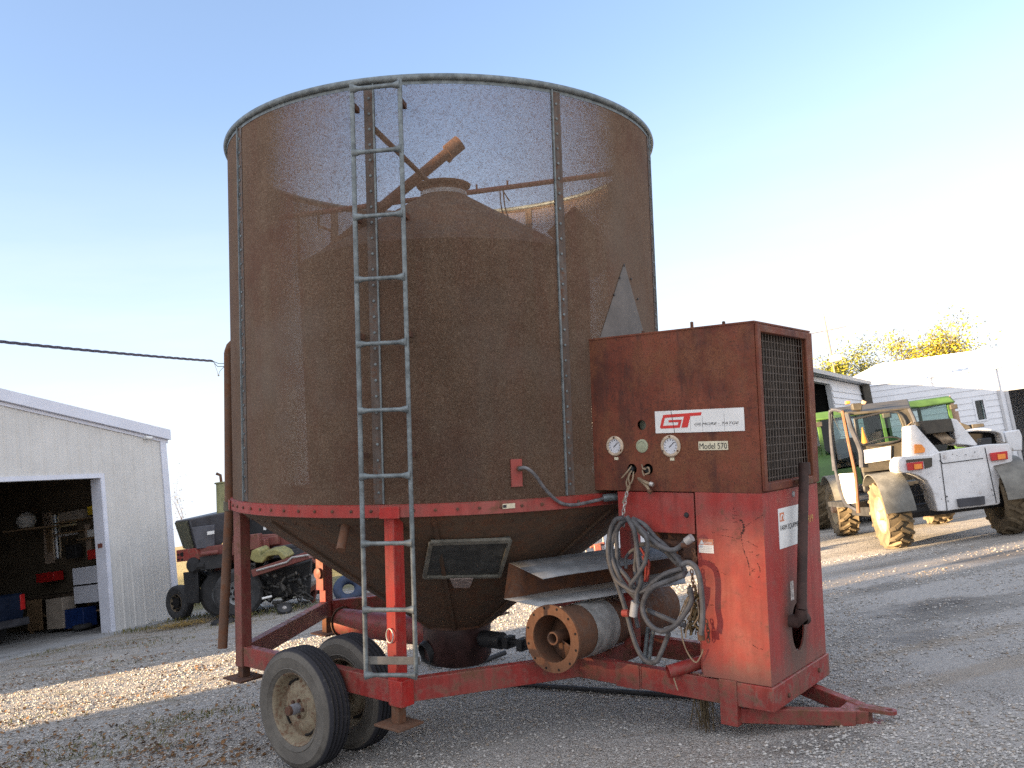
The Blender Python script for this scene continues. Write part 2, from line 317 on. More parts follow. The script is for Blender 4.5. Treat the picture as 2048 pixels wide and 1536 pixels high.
HAZE = (1.80, 1.93, 2.13); EXPO = 3.55; DENOISE = False
# ------------------------------------------------------------------ light and sky
SUN_AZ, SUN_EL = 202.8, 8.0                    # degrees, counter-clockwise from +X towards which the sun stands
w = bpy.data.worlds.new('World'); scene.world = w; w.use_nodes = True; wt = w.node_tree; wt.nodes.clear()
wo = wt.nodes.new('ShaderNodeOutputWorld'); bg = wt.nodes.new('ShaderNodeBackground'); sky = wt.nodes.new('ShaderNodeTexSky')
sky.sky_type = 'NISHITA'; sky.sun_disc = False; sky.sun_elevation = radians(SUN_EL); sky.sun_rotation = radians(90 - SUN_AZ)
sky.air_density = 1.0; sky.dust_density = 1.2; sky.ozone_density = 1.6
bg.inputs[1].default_value = .05
def wn(t): return wt.nodes.new(t)
wl = wt.links.new
tcw = wn('ShaderNodeTexCoord'); mp = wn('ShaderNodeMapping'); mp.inputs['Scale'].default_value = (1.6, 1.6, 11); nz = wn('ShaderNodeTexNoise'); nz.inputs['Scale'].default_value = 1.6; nz.inputs['Detail'].default_value = 6; nz.inputs['Roughness'].default_value = .55
wl(tcw.outputs['Generated'], mp.inputs[0]); wl(mp.outputs[0], nz.inputs['Vector'])
sp = wn('ShaderNodeSeparateXYZ'); wl(tcw.outputs['Generated'], sp.inputs[0])
def wm(op, a, b, clamp=False):
    n = wn('ShaderNodeMath'); n.operation = op; n.use_clamp = clamp
    for i, v in enumerate((a, b)):
        if isinstance(v, (int, float)): n.inputs[i].default_value = v
        else: wl(v, n.inputs[i])
    return n.outputs[0]
def wr(f, a, b, lo, hi):
    n = wn('ShaderNodeMapRange'); n.interpolation_type = 'SMOOTHSTEP'; wl(f, n.inputs[0])
    for i, v in enumerate((a, b, lo, hi)): n.inputs[i + 1].default_value = v
    return n.outputs[0]
haze = wr(sp.outputs[2], .0, .48, 1, 0)          # thin bright haze and cloud towards the horizon
haze = wm('MULTIPLY', haze, wr(nz.outputs['Fac'], .35, .65, .80, 1.15), True)
side = wr(sp.outputs[0], -.2, .55, .0, .18)      # the haze reaches higher towards the right
haze = wm('ADD', haze, wm('MULTIPLY', side, wr(sp.outputs[2], .1, .6, 1, 0)), True)
fill_veil = wm('MULTIPLY', wr(sp.outputs[1], .5, -.05, 0, .85), wr(nz.outputs['Fac'], .3, .6, .6, 1.0))   # bright cloud added out of view, overhead and behind us, as fill light
haze = wm('ADD', wm('MULTIPLY', haze, .92), .08)
mxw = wn('ShaderNodeMix'); mxw.data_type = 'RGBA'; wl(haze, mxw.inputs[0]); tint = wn('ShaderNodeMix'); tint.data_type = 'RGBA'; tint.blend_type = 'MULTIPLY'; tint.inputs[0].default_value = 1; wl(sky.outputs[0], tint.inputs[6]); tint.inputs[7].default_value = (.89, .87, .98, 1); wl(tint.outputs[2], mxw.inputs[6]); mxw.inputs[7].default_value = (*HAZE, 1)
mv = wn('ShaderNodeMix'); mv.data_type = 'RGBA'; wl(fill_veil, mv.inputs[0]); wl(mxw.outputs[2], mv.inputs[6]); mv.inputs[7].default_value = (2.75, 2.8, 2.95, 1); wl(mv.outputs[2], bg.inputs[0]); wl(bg.outputs[0], wo.inputs[0])
sd = bpy.data.lights.new('Sun', 'SUN'); sd.energy = 3.2; sd.angle = radians(.8); sd.color = (1, .73, .43)
so = bpy.data.objects.new('Sun', sd); COL.objects.link(so)
SV = V((cos(radians(SUN_AZ)) * cos(radians(SUN_EL)), sin(radians(SUN_AZ)) * cos(radians(SUN_EL)), sin(radians(SUN_EL))))
so.rotation_euler = SV.to_track_quat('Z', 'Y').to_euler(); so.location = (-20, -5, 20)
scene.view_settings.view_transform = 'Standard'; scene.view_settings.look = 'None'; scene.view_settings.exposure = EXPO; scene.view_settings.gamma = 1
scene.cycles.use_denoising = DENOISE; scene.cycles.transparent_max_bounces = 24; scene.cycles.max_bounces = 8
scene.cycles.use_adaptive_sampling = False; scene.cycles.sample_clamp_indirect = .12; w.cycles.sampling_method = 'MANUAL'; w.cycles.sample_map_resolution = 1024; scene.cycles.adaptive_threshold = .01
SD = V((-SV.x, -SV.y, 0)).normalized(); SN = V((-SD.y, SD.x, 0))    # along the light on the ground, and across it
def sun_xy(t, s, z): return SD * t + SN * s + V((0, 0, z))

# ------------------------------------------------------------------ ground
def ground_mat():
    t = NT('gravel_yard'); X = t.xyz()
    a = t.vor(62, out='Color'); ad = t.vor(62); b = t.vor(140, out='Color'); sep = t.n.new('ShaderNodeSeparateColor'); t.l(a, sep.inputs[0]); sepb = t.n.new('ShaderNodeSeparateColor'); t.l(b, sepb.inputs[0])
    val = t.math('ADD', t.math('MULTIPLY', sep.outputs[0], .6), t.math('MULTIPLY', sepb.outputs[0], .4))
    stone = t.mix(t.ramp(val, .1, .9), (.275, .264, .248), (.52, .49, .455)); stone = t.mix(t.math('MULTIPLY', t.ramp(sep.outputs[1], .7, .95), .5), stone, (.27, .20, .145))
    stone = t.mix(t.ramp(ad, .5, .75, 0, .55), stone, (.06, .058, .055))
    big = t.noise(.55, 5, .6); mid = t.noise(2.3, 6, .68); fine = t.noise(26, 4, .7)
    dirt = t.mix(t.ramp(fine, .3, .7), (.30, .28, .258), (.43, .40, .365))
    right = t.ramp(t.math('ADD', X[0], t.math('MULTIPLY', t.math('SUBTRACT', mid, .5), 6.0)), 1.2, 5.0)
    pack = t.math('MULTIPLY', t.ramp(t.math('ADD', big, t.math('MULTIPLY', right, .28)), .5, .72), .85)
    c = t.mix(pack, stone, dirt)
    strk = t.noise(1.1, 5, .6, t.vec((.5, 2.4, 1), rot=(0, 0, -.35)))
    c = t.mix(t.math('MULTIPLY', t.ramp(strk, .52, .7), .4), c, (.185, .150, .115))
    # fallen-leaf litter and soil on the left, in streaks
    lf = t.ramp(X[0], -1.5, -4.0); litter = t.math('MULTIPLY', t.ramp(t.noise(1.6, 7, .75, t.vec((.7, 2.0, 1), rot=(0, 0, -.4))), .50, .66), lf)
    c = t.mix(t.math('MULTIPLY', litter, .75), c, t.mix(t.ramp(fine, .35, .65), (.13, .095, .055), (.30, .21, .10)))
    moss = t.math('MULTIPLY', t.ramp(t.noise(.9, 6, .72, t.vec((.6, 1.6, 1), rot=(0, 0, -.4), loc=(3, 1, 0))), .55, .70), lf)
    c = t.mix(t.math('MULTIPLY', moss, .7), c, t.mix(fine, (.05, .06, .02), (.13, .12, .045)))
    def spot(x, y, rx, ry, k, colr, rot=0):
        n = t.n.new('ShaderNodeMapping'); n.vector_type = 'TEXTURE'; t.l(t.tc, n.inputs[0]); n.inputs['Location'].default_value = (x, y, 0); n.inputs['Scale'].default_value = (rx, ry, 1); n.inputs['Rotation'].default_value = (0, 0, rot)
        q = t.xyz(n.outputs[0]); rr = t.math('SQRT', t.math('ADD', t.math('MULTIPLY', q[0], q[0]), t.math('MULTIPLY', q[1], q[1])))
        rr = t.math('ADD', rr, t.math('MULTIPLY', t.math('SUBTRACT', mid, .5), 1.6)); return t.mix(t.math('MULTIPLY', t.ramp(rr, 1.0, .3), k), c, colr)
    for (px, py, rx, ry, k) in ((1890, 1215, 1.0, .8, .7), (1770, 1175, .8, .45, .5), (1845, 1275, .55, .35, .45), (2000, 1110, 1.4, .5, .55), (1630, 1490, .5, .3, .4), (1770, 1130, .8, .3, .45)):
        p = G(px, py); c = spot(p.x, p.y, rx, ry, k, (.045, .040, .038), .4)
    for (px, py, rx, ry, k) in ((1960, 1340, 1.6, .22, .5), (1800, 1300, 1.2, .12, .45), (1930, 1275, 1.2, .18, .5)):
        p = G(px, py); c = spot(p.x, p.y, rx, ry, k, (.27, .215, .155), .35)
    trk = t.n.new('ShaderNodeTexWave'); trk.wave_type = 'BANDS'; trk.bands_direction = 'Y'; trk.inputs['Scale'].default_value = .16; trk.inputs['Distortion'].default_value = 2.2; trk.inputs['Detail'].default_value = 3; t.l(t.vec((1, 1, 1), rot=(0, 0, -.38)), trk.inputs[0])
    tm_ = t.math('MULTIPLY', t.ramp(trk.outputs['Fac'], .72, .95), t.math('MULTIPLY', right, .6)); c = t.mix(tm_, c, t.mix(t.ramp(fine, .3, .7), (.20, .185, .165), (.27, .25, .225)))
    # far: rough grass behind the sheds and a stubble field beyond
    grass = t.ramp(t.math('ADD', X[1], t.math('MULTIPLY', t.math('SUBTRACT', mid, .5), 5)), 22.5, 24.5)
    gl = t.math('MULTIPLY', grass, t.ramp(X[0], -2, -6)); c = t.mix(gl, c, t.mix(t.ramp(mid, .35, .65), (.10, .10, .04), (.22, .19, .10)))
    fld = t.ramp(X[1], 40, 60); c = t.mix(fld, c, t.mix(t.ramp(mid, .3, .7), (.30, .24, .12), (.40, .32, .17)))
    h = t.math('SUBTRACT', t.math('MULTIPLY', sep.outputs[2], .7), t.math('MULTIPLY', ad, 1.3)); h = t.math('MULTIPLY', h, t.math('SUBTRACT', 1.0, t.math('MULTIPLY', pack, .7)))
    nrm = t.bump(h, .9, .012); nrm = t.bump(fine, .4, .012, nrm); nrm = t.bump(mid, .6, .10, nrm)
    return t.done(c, .93, 0, nrm, .15)
gb = MB(); gb.add([(-900, -60, ZG), (900, -60, ZG), (900, 1800, ZG), (-900, 1800, ZG)], [(0, 1, 2, 3)])
gnd = tag(gb.build('ground', ground_mat(), smooth=0), kind='structure')

# loose crushed stone lying on the yard, near enough to be told from the surface
def stones():
    rs = random.Random(3); vs = []; fs = []
    base = [V((1, 0, 0)), V((-1, 0, 0)), V((0, 1, 0)), V((0, -1, 0)), V((0, 0, 1)), V((0, 0, -1))]
    tri = [(0, 2, 4), (2, 1, 4), (1, 3, 4), (3, 0, 4), (2, 0, 5), (1, 2, 5), (3, 1, 5), (0, 3, 5)]
    from mathutils import noise as mn
    n = 0
    while n < 62000:
        y = 4.6 + 10.5 * rs.random() ** 1.7; hw = .68 * y + .6; x = rs.uniform(-hw, hw)
        k = mn.noise(V((x * .55, y * .55, 3.1))) + .6 * mn.noise(V((x * 1.7, y * 1.7, 9)))
        dens = .75 + k * .9 - (.45 if x > 1.5 + .2 * y else 0)
        if rs.random() > dens: continue
        n += 1; sz = rs.uniform(.0055, .0135) * (1.0 + .05 * (y - 5)); a = rs.uniform(0, 2 * pi); ca, sa = cos(a), sin(a); b = len(vs)
        sx, sy, sh = sz * rs.uniform(.7, 1.5), sz * rs.uniform(.6, 1.1), sz * rs.uniform(.4, .8)
        for q in base:
            jx, jy, jz = (rs.uniform(-.3, .3) for _ in range(3)); px, py, pz = (q.x + jx) * sx, (q.y + jy) * sy, (q.z + jz) * sh
            vs.append((x + px * ca - py * sa, y + px * sa + py * ca, ZG + sh * .55 + pz))
        fs += [(i + b, j + b, l + b) for (i, j, l) in tri]
    t = NT('loose_stone'); gi = t.n.new('ShaderNodeNewGeometry').outputs['Random Per Island']
    c = t.mix(t.ramp(gi, .05, 1), (.255, .245, .23), (.51, .485, .455)); wn2 = t.n.new('ShaderNodeTexWhiteNoise'); wn2.noise_dimensions = '1D'; t.l(gi, wn2.inputs['W'])
    c = t.mix(t.ramp(wn2.outputs['Value'], .75, .95, 0, .6), c, (.30, .22, .15)); t.done(c, .9, 0, None, .2)
    me = bpy.data.meshes.new('loose_gravel'); me.from_pydata(vs, [], fs); me.materials.append(t.m)
    o = bpy.data.objects.new('loose_gravel', me); COL.objects.link(o)
    tag(o, 'loose grey crushed stone strewn over the yard', 'gravel', kind='stuff')
stones()
def leaves():
    rs = random.Random(5); b = MB(); spots = []
    for _ in range(30):
        p = G(rs.uniform(0, 460), rs.uniform(1285, 1536)); spots.append((p.x, p.y, rs.uniform(.25, .8)))
    for k in range(2300):
        if k % 3: sx_, sy_, sr = rs.choice(spots); x, y = rs.gauss(sx_, sr), rs.gauss(sy_, sr * .5)
        else: p = G(rs.uniform(-60, 520), rs.uniform(1275, 1560)); x, y = p.x, p.y
        if hypot(x + 1.96, y - 6.7) < .6: continue
        s = rs.uniform(.014, .034); a = rs.uniform(0, 2 * pi); e1 = V((cos(a), sin(a), rs.uniform(-.5, .5))); e2 = V((-sin(a), cos(a), rs.uniform(-.5, .5))); c = V((x, y, ZG + .016))
        b.add([c - e1 * s, c + e2 * s * .6, c + e1 * s, c - e2 * s * .6 + V((0, 0, .006))], [(0, 1, 2), (0, 2, 3)])
    t = NT('dry_leaf'); gi = t.n.new('ShaderNodeNewGeometry').outputs['Random Per Island']; c = t.mix(gi, (.07, .042, .022), (.25, .13, .055)); t.done(c, .8, 0, None, .2)
    tag(b.build('fallen_leaves', t.m, smooth=0, recalc=False), 'dry brown leaves scattered on the gravel at the left', 'leaves', kind='stuff')
leaves()
def grass_stuff():
    rs = random.Random(9); b = MB(); cl = []
    for (px, py, n, r) in ((400, 1432, 260, .35), (160, 1500, 320, .6), (70, 1440, 120, .5), (190, 1335, 90, .5), (330, 1285, 160, .5), (280, 1262, 150, .35), (240, 1290, 140, .45), (120, 1300, 120, .6), (60, 1312, 120, .5), (365, 1215, 420, .8), (400, 1235, 300, .6), (330, 1495, 50, .25), (450, 1250, 160, .6), (540, 1228, 200, .7), (620, 1210, 200, .7)):
        p = G(px, py); cl += [(p.x, p.y, r)] * n
    for (x0, y0, r) in cl:
        x, y = rs.gauss(x0, r), rs.gauss(y0, r * .45); h = rs.uniform(.02, .085) * (1.5 if y > 19 else .7); a = rs.uniform(0, 2 * pi); l = rs.uniform(.2, 1) * h; d = V((cos(a), sin(a), 0)); n_ = V((-sin(a), cos(a), 0)) * rs.uniform(.003, .006)
        c = V((x, y, ZG - .005)); b.add([c - n_, c + n_, c + d * l * .4 + n_ * .7 + V((0, 0, h * .7)), c + d * l + V((0, 0, h))], [(0, 1, 2), (0, 2, 3)])
    t = NT('dry_grass'); gi = t.n.new('ShaderNodeNewGeometry').outputs['Random Per Island']; c = t.mix(gi, (.05, .075, .018), (.21, .17, .07)); t.done(c, .8, 0, None, .2)
    tag(b.build('grass_tufts', t.m, smooth=0, recalc=False), 'short green and straw-coloured grass growing through the gravel', 'grass', kind='stuff')
grass_stuff()

# ------------------------------------------------------------------ out of frame to the left: tall and low unseen blockers added to shade the yard
def shade_blockers():
    S_NEAR, S_FAR, T0 = 11.55, 14.9, -18.0
    root = empty('tall_shade_blocker', 'unseen tall blocker added to shade the dryer, with two film-covered openings for sunbeams', 'shed', sun_xy(T0, 5, ZG)); iv = root.matrix_basis.inverted()
    X = Matrix.Translation(-root.location); f = lambda t, s, z: X @ sun_xy(t, s, z)
    H = 7.8; b = MB()
    def wall(s0, s1, z0, z1): b.hexa([f(T0, s0, z0), f(T0, s1, z0), f(T0 - .15, s1, z0), f(T0 - .15, s0, z0), f(T0, s0, z1), f(T0, s1, z1), f(T0 - .15, s1, z1), f(T0 - .15, s0, z1)])
    O = [(4.3, 6.35, 3.25, 4.22), (9.0, 10.1, 3.25, 4.35)]  # openings placed to aim sunbeams at the cabinet and rear leg
    wall(0, O[0][0], ZG, H); wall(O[0][0], O[0][1], ZG, O[0][2]); wall(O[0][0], O[0][1], O[0][3], H); wall(O[0][1], O[1][0], ZG, H); wall(O[1][0], O[1][1], ZG, O[1][2]); wall(O[1][0], O[1][1], O[1][3], H); wall(O[1][1], S_NEAR, ZG, H)
    b.build('wall', M['siding'], root, smooth=0)
    for (a0, a1, z0, z1) in O:
        q = MB(); q.quad(f(T0 - .08, a0, z0), f(T0 - .08, a1, z0), f(T0 - .08, a1, z1), f(T0 - .08, a0, z1)); q.build('window', M['film'] if a0 < 6 else M['film_thin'], root, smooth=0)  # no real window: added film dims the beam through each opening
    rf = MB(); rf.prism([f(T0 + .2, -.2, H), f(T0 - 7, -.2, H - 1.3), f(T0 - 7, -.2, H - 1.2), f(T0 + .2, -.2, H + .1)], SN * (S_NEAR + .2)); rf.build('roof', M['white_roof'], root, smooth=0)
    for k in range(3):
        p = MB(); s = .3 + k * 5; p.beam(f(T0 - 6.8, s, ZG), f(T0 - 6.8, s, H - 1.3), .2, .2, (1, 0, 0)); p.build('post', M['pole_wood'], root)
    r2 = empty('low_shade_blocker', 'unseen low blocker added left of the shop to shade the ground', 'shed', sun_xy(T0, 19, ZG)); X2 = Matrix.Translation(-r2.location); g = lambda t, s, z: X2 @ sun_xy(t, s, z)  # low blocker added to cast the far band of shade
    z1 = 3.1 + ZG; bb = MB(); bb.prism([g(T0, S_FAR, ZG), g(T0, S_FAR, z1), g(T0 - 4, S_FAR, z1 - .6), g(T0 - 4, S_FAR, ZG)], SN * 6); bb.build('wall', M['siding'], r2, smooth=0)
    rr = MB(); rr.prism([g(T0 + .3, S_FAR - .0, z1 + .03), g(T0 + .3, S_FAR, z1 + .1), g(T0 - 4.3, S_FAR, z1 - .58), g(T0 - 4.3, S_FAR, z1 - .65)], SN * 6.2); rr.build('roof', M['white_roof'], r2, smooth=0)
shade_blockers()
# ------------------------------------------------------------------ the grain dryer
DR = empty('grain_dryer', 'big rusty round grain dryer on two wheels, with red frame, ladder and rusted control box', 'grain dryer', mat=MACH)
def mb(): return MB(m)
def pol(a, r, u): return V((r * cos(radians(a)), r * sin(radians(a)), u))
RB = 1.96
def plate(b, outline, holes, o, ex, ey, th):      # flat sheet with real holes, in the plane (ex, ey) from o, th along ex x ey
    cu = bpy.data.curves.new('tmp', 'CURVE'); cu.dimensions = '2D'; cu.fill_mode = 'BOTH'; cu.extrude = .5
    for pts in [outline] + holes:
        sp_ = cu.splines.new('POLY'); sp_.points.add(len(pts) - 1); sp_.use_cyclic_u = True
        for i, p in enumerate(pts): sp_.points[i].co = (p[0], p[1], 0, 1)
    ob = bpy.data.objects.new('tmp', cu); COL.objects.link(ob); bpy.context.view_layer.update()
    me = bpy.data.meshes.new_from_object(ob.evaluated_get(bpy.context.evaluated_depsgraph_get())); bpy.data.objects.remove(ob)
    ex, ey = V(ex), V(ey); ez = ex.cross(ey)
    b.add([V(o) + ex * v.co.x + ey * v.co.y + ez * (v.co.z * th) for v in me.vertices], [tuple(p.vertices) for p in me.polygons]); bpy.data.meshes.remove(me)
def circ(x, y, rx, ry=None, n=24): return [(x + rx * cos(2 * pi * i / n), y + (ry or rx) * sin(2 * pi * i / n)) for i in range(n)]
def rect(x0, y0, x1, y1): return [(x0, y0), (x1, y0), (x1, y1), (x0, y1)]
EF, ER, EU = V((1, 0, 0)), V((0, 1, 0)), V((0, 0, 1))

# bin: perforated shell, rim, bottom ring, seam strips
b = mb(); b.rev([(RB, 1.2), (RB, 4.338)], (0, 0, 0), EU, 192)
b.build('bin_wall', M['perf'], DR)
b = mb(); b.rev([(RB + .010 + .023 * cos(a), 4.335 + .025 * sin(a)) for a in [2 * pi * i / 12 for i in range(12)]], (0, 0, 0), EU, 160, closed=True); b.rev([(RB + .004, 4.285), (RB + .004, 4.33)], (0, 0, 0), EU, 160)
b.build('top_rim', M['galv'], DR)
b = mb(); b.rev([(RB + .002, 1.245), (RB + .022, 1.24), (RB + .024, 1.155), (RB + .006, 1.15), (RB - .05, 1.155), (RB - .05, 1.165), (RB + .002, 1.17)], (0, 0, 0), EU, 160, closed=True)
b.cur = 1
for k in range(80):
    a = 4.5 * k + 1; b.rev([(.011, 0), (.011, .007), (.006, .010), (0, .010)], pol(a, RB + .023, 1.2), pol(a, 1, 0), 8)
ring = b.build('bottom_ring', [M['red'], M['rust_dark']], DR)
SEAMS = [20.6, 62.4, 104.3, 146, 188, 222, 256.7, 298.7, 339.5]
for a0 in SEAMS:
    b = mb(); w_ = .04 / RB
    b.rev([(RB + .004, 1.25), (RB + .004, 4.30)], (0, 0, 0), EU, 4, a0=radians(a0) - w_, a1=radians(a0) + w_, ref=(1, 0, 0))
    b.rev([(RB - .008, 1.25), (RB - .008, 4.30)], (0, 0, 0), EU, 4, a0=radians(a0) - w_, a1=radians(a0) + w_, ref=(1, 0, 0))
    sb = b; sb.cur = 1
    e = mb(); a1 = a0 + (1.05 if a0 in (20.6, 104.3) else -1.05)
    e.beam(pol(a1, RB + .010, 1.25), pol(a1, RB + .010, 4.31), .011, .016, pol(a1, 1, 0)); q = sb
    for k in range(26): q.rev([(.010, 0), (.010, .006), (0, .009)], pol(a0, RB + .005, 1.33 + k * .115), pol(a0, 1, 0), 8)
    st = sb.build('seam_strip', [M['seam'], M['galv']], DR); e.build('seam_edge', M['galv'], st)
# inner plenum with its cone roof, collar and dished lid
b = mb(); b.rev([(1.30, 1.0), (1.36, 3.27), (1.37, 3.285), (.215, 3.985)], (0, 0, 0), EU, 96); b.build('plenum', M['plenum'], DR)
b = mb(); b.rev([(.215, 3.97), (.215, 4.03), (.205, 4.04), (.205, 4.055), (.255, 4.085), (.26, 4.10), (.25, 4.105), (.20, 4.07), (0, 4.06)], (0, 0, 0), EU, 40); col_ = b.build('plenum_collar', M['rust'], DR)
b = mb(); b.rev([(.222, 3.985), (.222, 4.025)], (0, 0, 0), EU, 40); b.build('collar_band', M['galv_sheet'], col_)
b = mb(); b.tube([(0, 0, 4.05), (0, 0, 4.17)], .028); b.build('vent_pipe', M['rust_dark'], col_)
# spreader tube and braces inside the bin
b = mb(); p0, p1 = axp(612, 540, .25), axp(920, 285, .25); d = (p1 - p0).normalized()
b.tube([p0, p1], .052, 14); b.tube([p1 - d * .16, p1], .078, 14); b.tube([p1 - d * .165 + V((0, 0, -.08)), p1 - d * .1 + V((0, 0, -.06))], .03); b.build('spreader_tube', M['rust_dark'], DR)
b = mb(); b.tube([cyl_hit(747, 257, RB - .03), axp(862, 368, -.1)], .022); b.build('brace_rod', M['rust'], DR)
b = mb(); q0, q1 = axp(548, 437, .45), axp(1238, 345, .45)
q0 = cyl_hit(548, 437, RB - .02, True) if q0.length > 4.6 else q0
b.tube([q0, q1], .026); 
for t_ in (.42, .58, .67): 
    c = q0.lerp(q1, t_); b.tube([c, c + V((0, 0, .07))], .012, 6)
b.build('cross_pipe', M['red_dark'], DR)
for (x0, y0, x1, y1, x2, y2) in ((1000, 382, 1004, 420, 1020, 452), (1006, 378, 1012, 422, 1033, 470), (1004, 376, 1010, 388, 1019, 402)):
    b = mb(); b.tube(spline([axp(x0, y0, .43), axp(x1, y1, .43), axp(x2, y2, .43)], 5), .007, 6); b.build('loose_wire', M['black'], DR)
for (x0, x1, y0, y1) in ((596, 598, 430, 545), (637, 637, 425, 452), (637, 663, 452, 462), (663, 664, 462, 480)):
    b = mb(); b.tube([axp(x0, y0, .5), axp(x1, y1, .5)], .014, 6); b.build('hanger_rod', M['rust_dark'], DR)
c = [axp(1148, 412, .30), axp(1093, 464, .30), axp(1185, 560, .30), axp(1240, 508, .30)]
b = mb(); b.prism(c, (.004, -.008, 0)); b.build('baffle_plate', M['rust_dark'], DR)
# the triangular cover sheet screwed over the shell above the control box
b = mb(); rows = []
for k in range(9):
    y = 527 + (700 - 527) * k / 8; xl = 1248 - (1248 - 1192) * k / 8; xr = 1249 + (1297 - 1249) * k / 8
    rows.append([cyl_hit(xl + (xr - xl) * j / 6, y, RB + .006) for j in range(7)])
vs = [p for r_ in rows for p in r_]; b.add(vs, [(i * 7 + j, i * 7 + j + 1, (i + 1) * 7 + j + 1, (i + 1) * 7 + j) for i in range(8) for j in range(6)])
pt = b.build('cover_sheet', plain('dusty_grey_sheet', (.125, .115, .108), .7, .25, 5), DR)
b = mb()
for (x, y) in ((1248, 531), (1239, 556), (1262, 558), (1228, 590), (1275, 598)): 
    p = cyl_hit(x, y, RB + .006); b.rev([(.009, 0), (.009, .006), (0, .008)], p, V((p.x, p.y, 0)), 8)
b.build('screw_row', M['black'], pt)
# hopper
def cone_r(u): return .304 + (u + .02) * 1.40
def cone_hit(x, y, off=0):
    d = mray(x, y); lo, hi = 2.0, 14.0; t = 3.0
    prev = None
    for i in range(1200):
        t = 3 + i * .006; p = LC + d * t; v = hypot(p.x, p.y) - cone_r(p.z)
        if v < 0: break
    n = V((p.x, p.y, 0)).normalized(); n = (n * 1 + V((0, 0, -1.505)).normalized() * .8).normalized()
    return p + n * off
b = mb(); b.rev([(1.93, 1.16), (1.90, 1.12), (.304, -.02)], (0, 0, 0), EU, 12 * 6); b.cur = 1
for k in range(80):
    a = 4.5 * k + 2; b.rev([(.010, 0), (.010, .006), (0, .008)], pol(a, 1.855, 1.085), (cos(radians(a)), sin(radians(a)), -1.4), 6)
hop = b.build('hopper', [M['hopper'], M['rust_dark']], DR, smooth=60)
for a in range(6, 366, 45):
    b = mb(); b.beam(pol(a, 1.885, 1.10), pol(a, .32, -.015), .03, .02, pol(a, .58, -.81)); b.build('seam_rib', M['hopper'], hop)
H4 = [cone_hit(*p, .03) for p in ((862, 1078), (1018, 1073), (996, 1145), (850, 1147))]
n_ = (H4[1] - H4[0]).cross(H4[3] - H4[0]).normalized(); n_ = n_ if n_.dot(LC - H4[0]) > 0 else -n_
b = mb(); b.prism(H4, n_ * -.05); hat = b.build('hatch', plain('dark_dusty_pane', (.05, .052, .05), .45, .5, 7), hop)
b = mb()
for i, (w_, mt) in enumerate(((.05, 0), (.028, 0), (.028, 0), (.03, 0))): b.beam(H4[i] + n_ * .008, H4[(i + 1) % 4] + n_ * .008, w_, .022, n_)
b.build('hatch_frame', plain('tarnished_frame', (.17, .165, .14), .6, .35, 9), hat)
L4 = [cone_hit(*p, .03) for p in ((900, 1151), (945, 1150), (938, 1168), (908, 1168))]
b = mb(); b.prism(L4, n_ * .01); b.build('data_plate', plain('etched_plate', (.30, .24, .22), .5, .5, 40), hop)
b = mb(); p = cone_hit(691, 1052, 0); b.tube([p, p + V((.06, .10, -.16))], .034, 12); b.build('sample_spout', M['rust'], hop)
b = mb(); b.rev([(.31, .0), (.315, -.02), (.315, -.30), (.28, -.36), (.16, -.40), (0, -.40)], (0, 0, 0), EU, 40); bx = b.build('sump', plain('greasy_dark_red', (.045, .018, .016), .5, .5, 6), DR)
b = mb(); b.rev([(.33, .005), (.33, -.02), (.31, -.02)], (0, 0, 0), EU, 40); b.build('sump_flange', M['rust_dark'], bx)
b = mb(); p = onr(872, 1300, .3); b.rev([(.11, 0), (.10, .05), (.085, .05), (.08, 0)], (-.10, .28, -.24), (-.3, 1, -.3), 20); b.build('outlet_collar', M['black'], bx)
b = mb(); e_ = onr(686, 1243, 0.0); b.tube([(0, 0, -.14), e_], .135, 22); tub = b.build('discharge_auger', M['red_frame'], DR)
b = mb(); dx = V((e_.x, e_.y, e_.z + .14)).normalized(); b.rev([(.155, 0), (.155, .012), (.03, .012), (.03, .05), (0, .05)], e_, dx, 22); b.build('end_plate', M['rust'], tub)
b = mb(); b.tube([(.28, 0, -.13), (.55, 0, -.12)], .075, 12); b.tube([(.5, 0, -.12), (1.1, 0, -.10)], .03, 10)
for q in (.62, .78, .92): b.box((q, 0, -.12), (.06, .12, .10))
b.build('drive_shaft', M['black'], DR)
# legs and hexagonal frame
HR = 1.895
for a in (0, 60, 120, 180, 240, 300):
    c = pol(a, HR, 0); leg_mat = {60: 'red_bright', 120: 'red_dark', 180: 'red_frame'}.get(a, 'red_frame')  # red paint tone picked leg by leg
    b = mb(); b.span((c.x - .05, c.y - .05, -.175 if a != 0 else 0), (c.x + .05, c.y + .05, 1.15)); lg = b.build('leg', M[leg_mat], DR, bevel=.006)
    if a == 60: lg['label'] = 'bright red leg behind the ladder'
    o_ = pol(a, 1, 0); ta = V((-o_.y, o_.x, 0))
    b = mb(); b.box(pol(a, RB + .032, 1.19), (.012, .15, .085), (o_, ta, EU)); b.build('gusset', M['red'] if a != 60 else M['red_bright'], lg, bevel=.003)
    if a != 0:
        zb = {60: -.30, 120: -.26}.get(a, -.33)
        b = mb(); b.span((c.x - .037, c.y - .037, zb), (c.x + .037, c.y + .037, -.16)); b.build('jack_tube', M['rust_dark'] if a != 60 else M['rust'], lg, bevel=.004)
        b = mb(); b.span((c.x - .13, c.y - .12, zb - .018), (c.x + .13, c.y + .12, zb)); b.build('foot_pad', M['rust_dark'] if a != 60 else M['rust'], lg, bevel=.004)
    p0, p1 = pol(a, HR, -.081), pol(a + 60, HR, -.081)
    if a == 0: p0 = p1.lerp(p0, .80)
    if a == 300: p1 = p0.lerp(p1, .80)
    d = (p1 - p0).normalized(); cut = .055
    b = mb(); b.beam(p0 + d * (cut if a != 0 else 0), p1 - d * (cut if a != 300 else 0), .08, .16); b.build('frame_beam', M['red_frame'] if a != 120 else M['red_dark'], DR, bevel=.005)
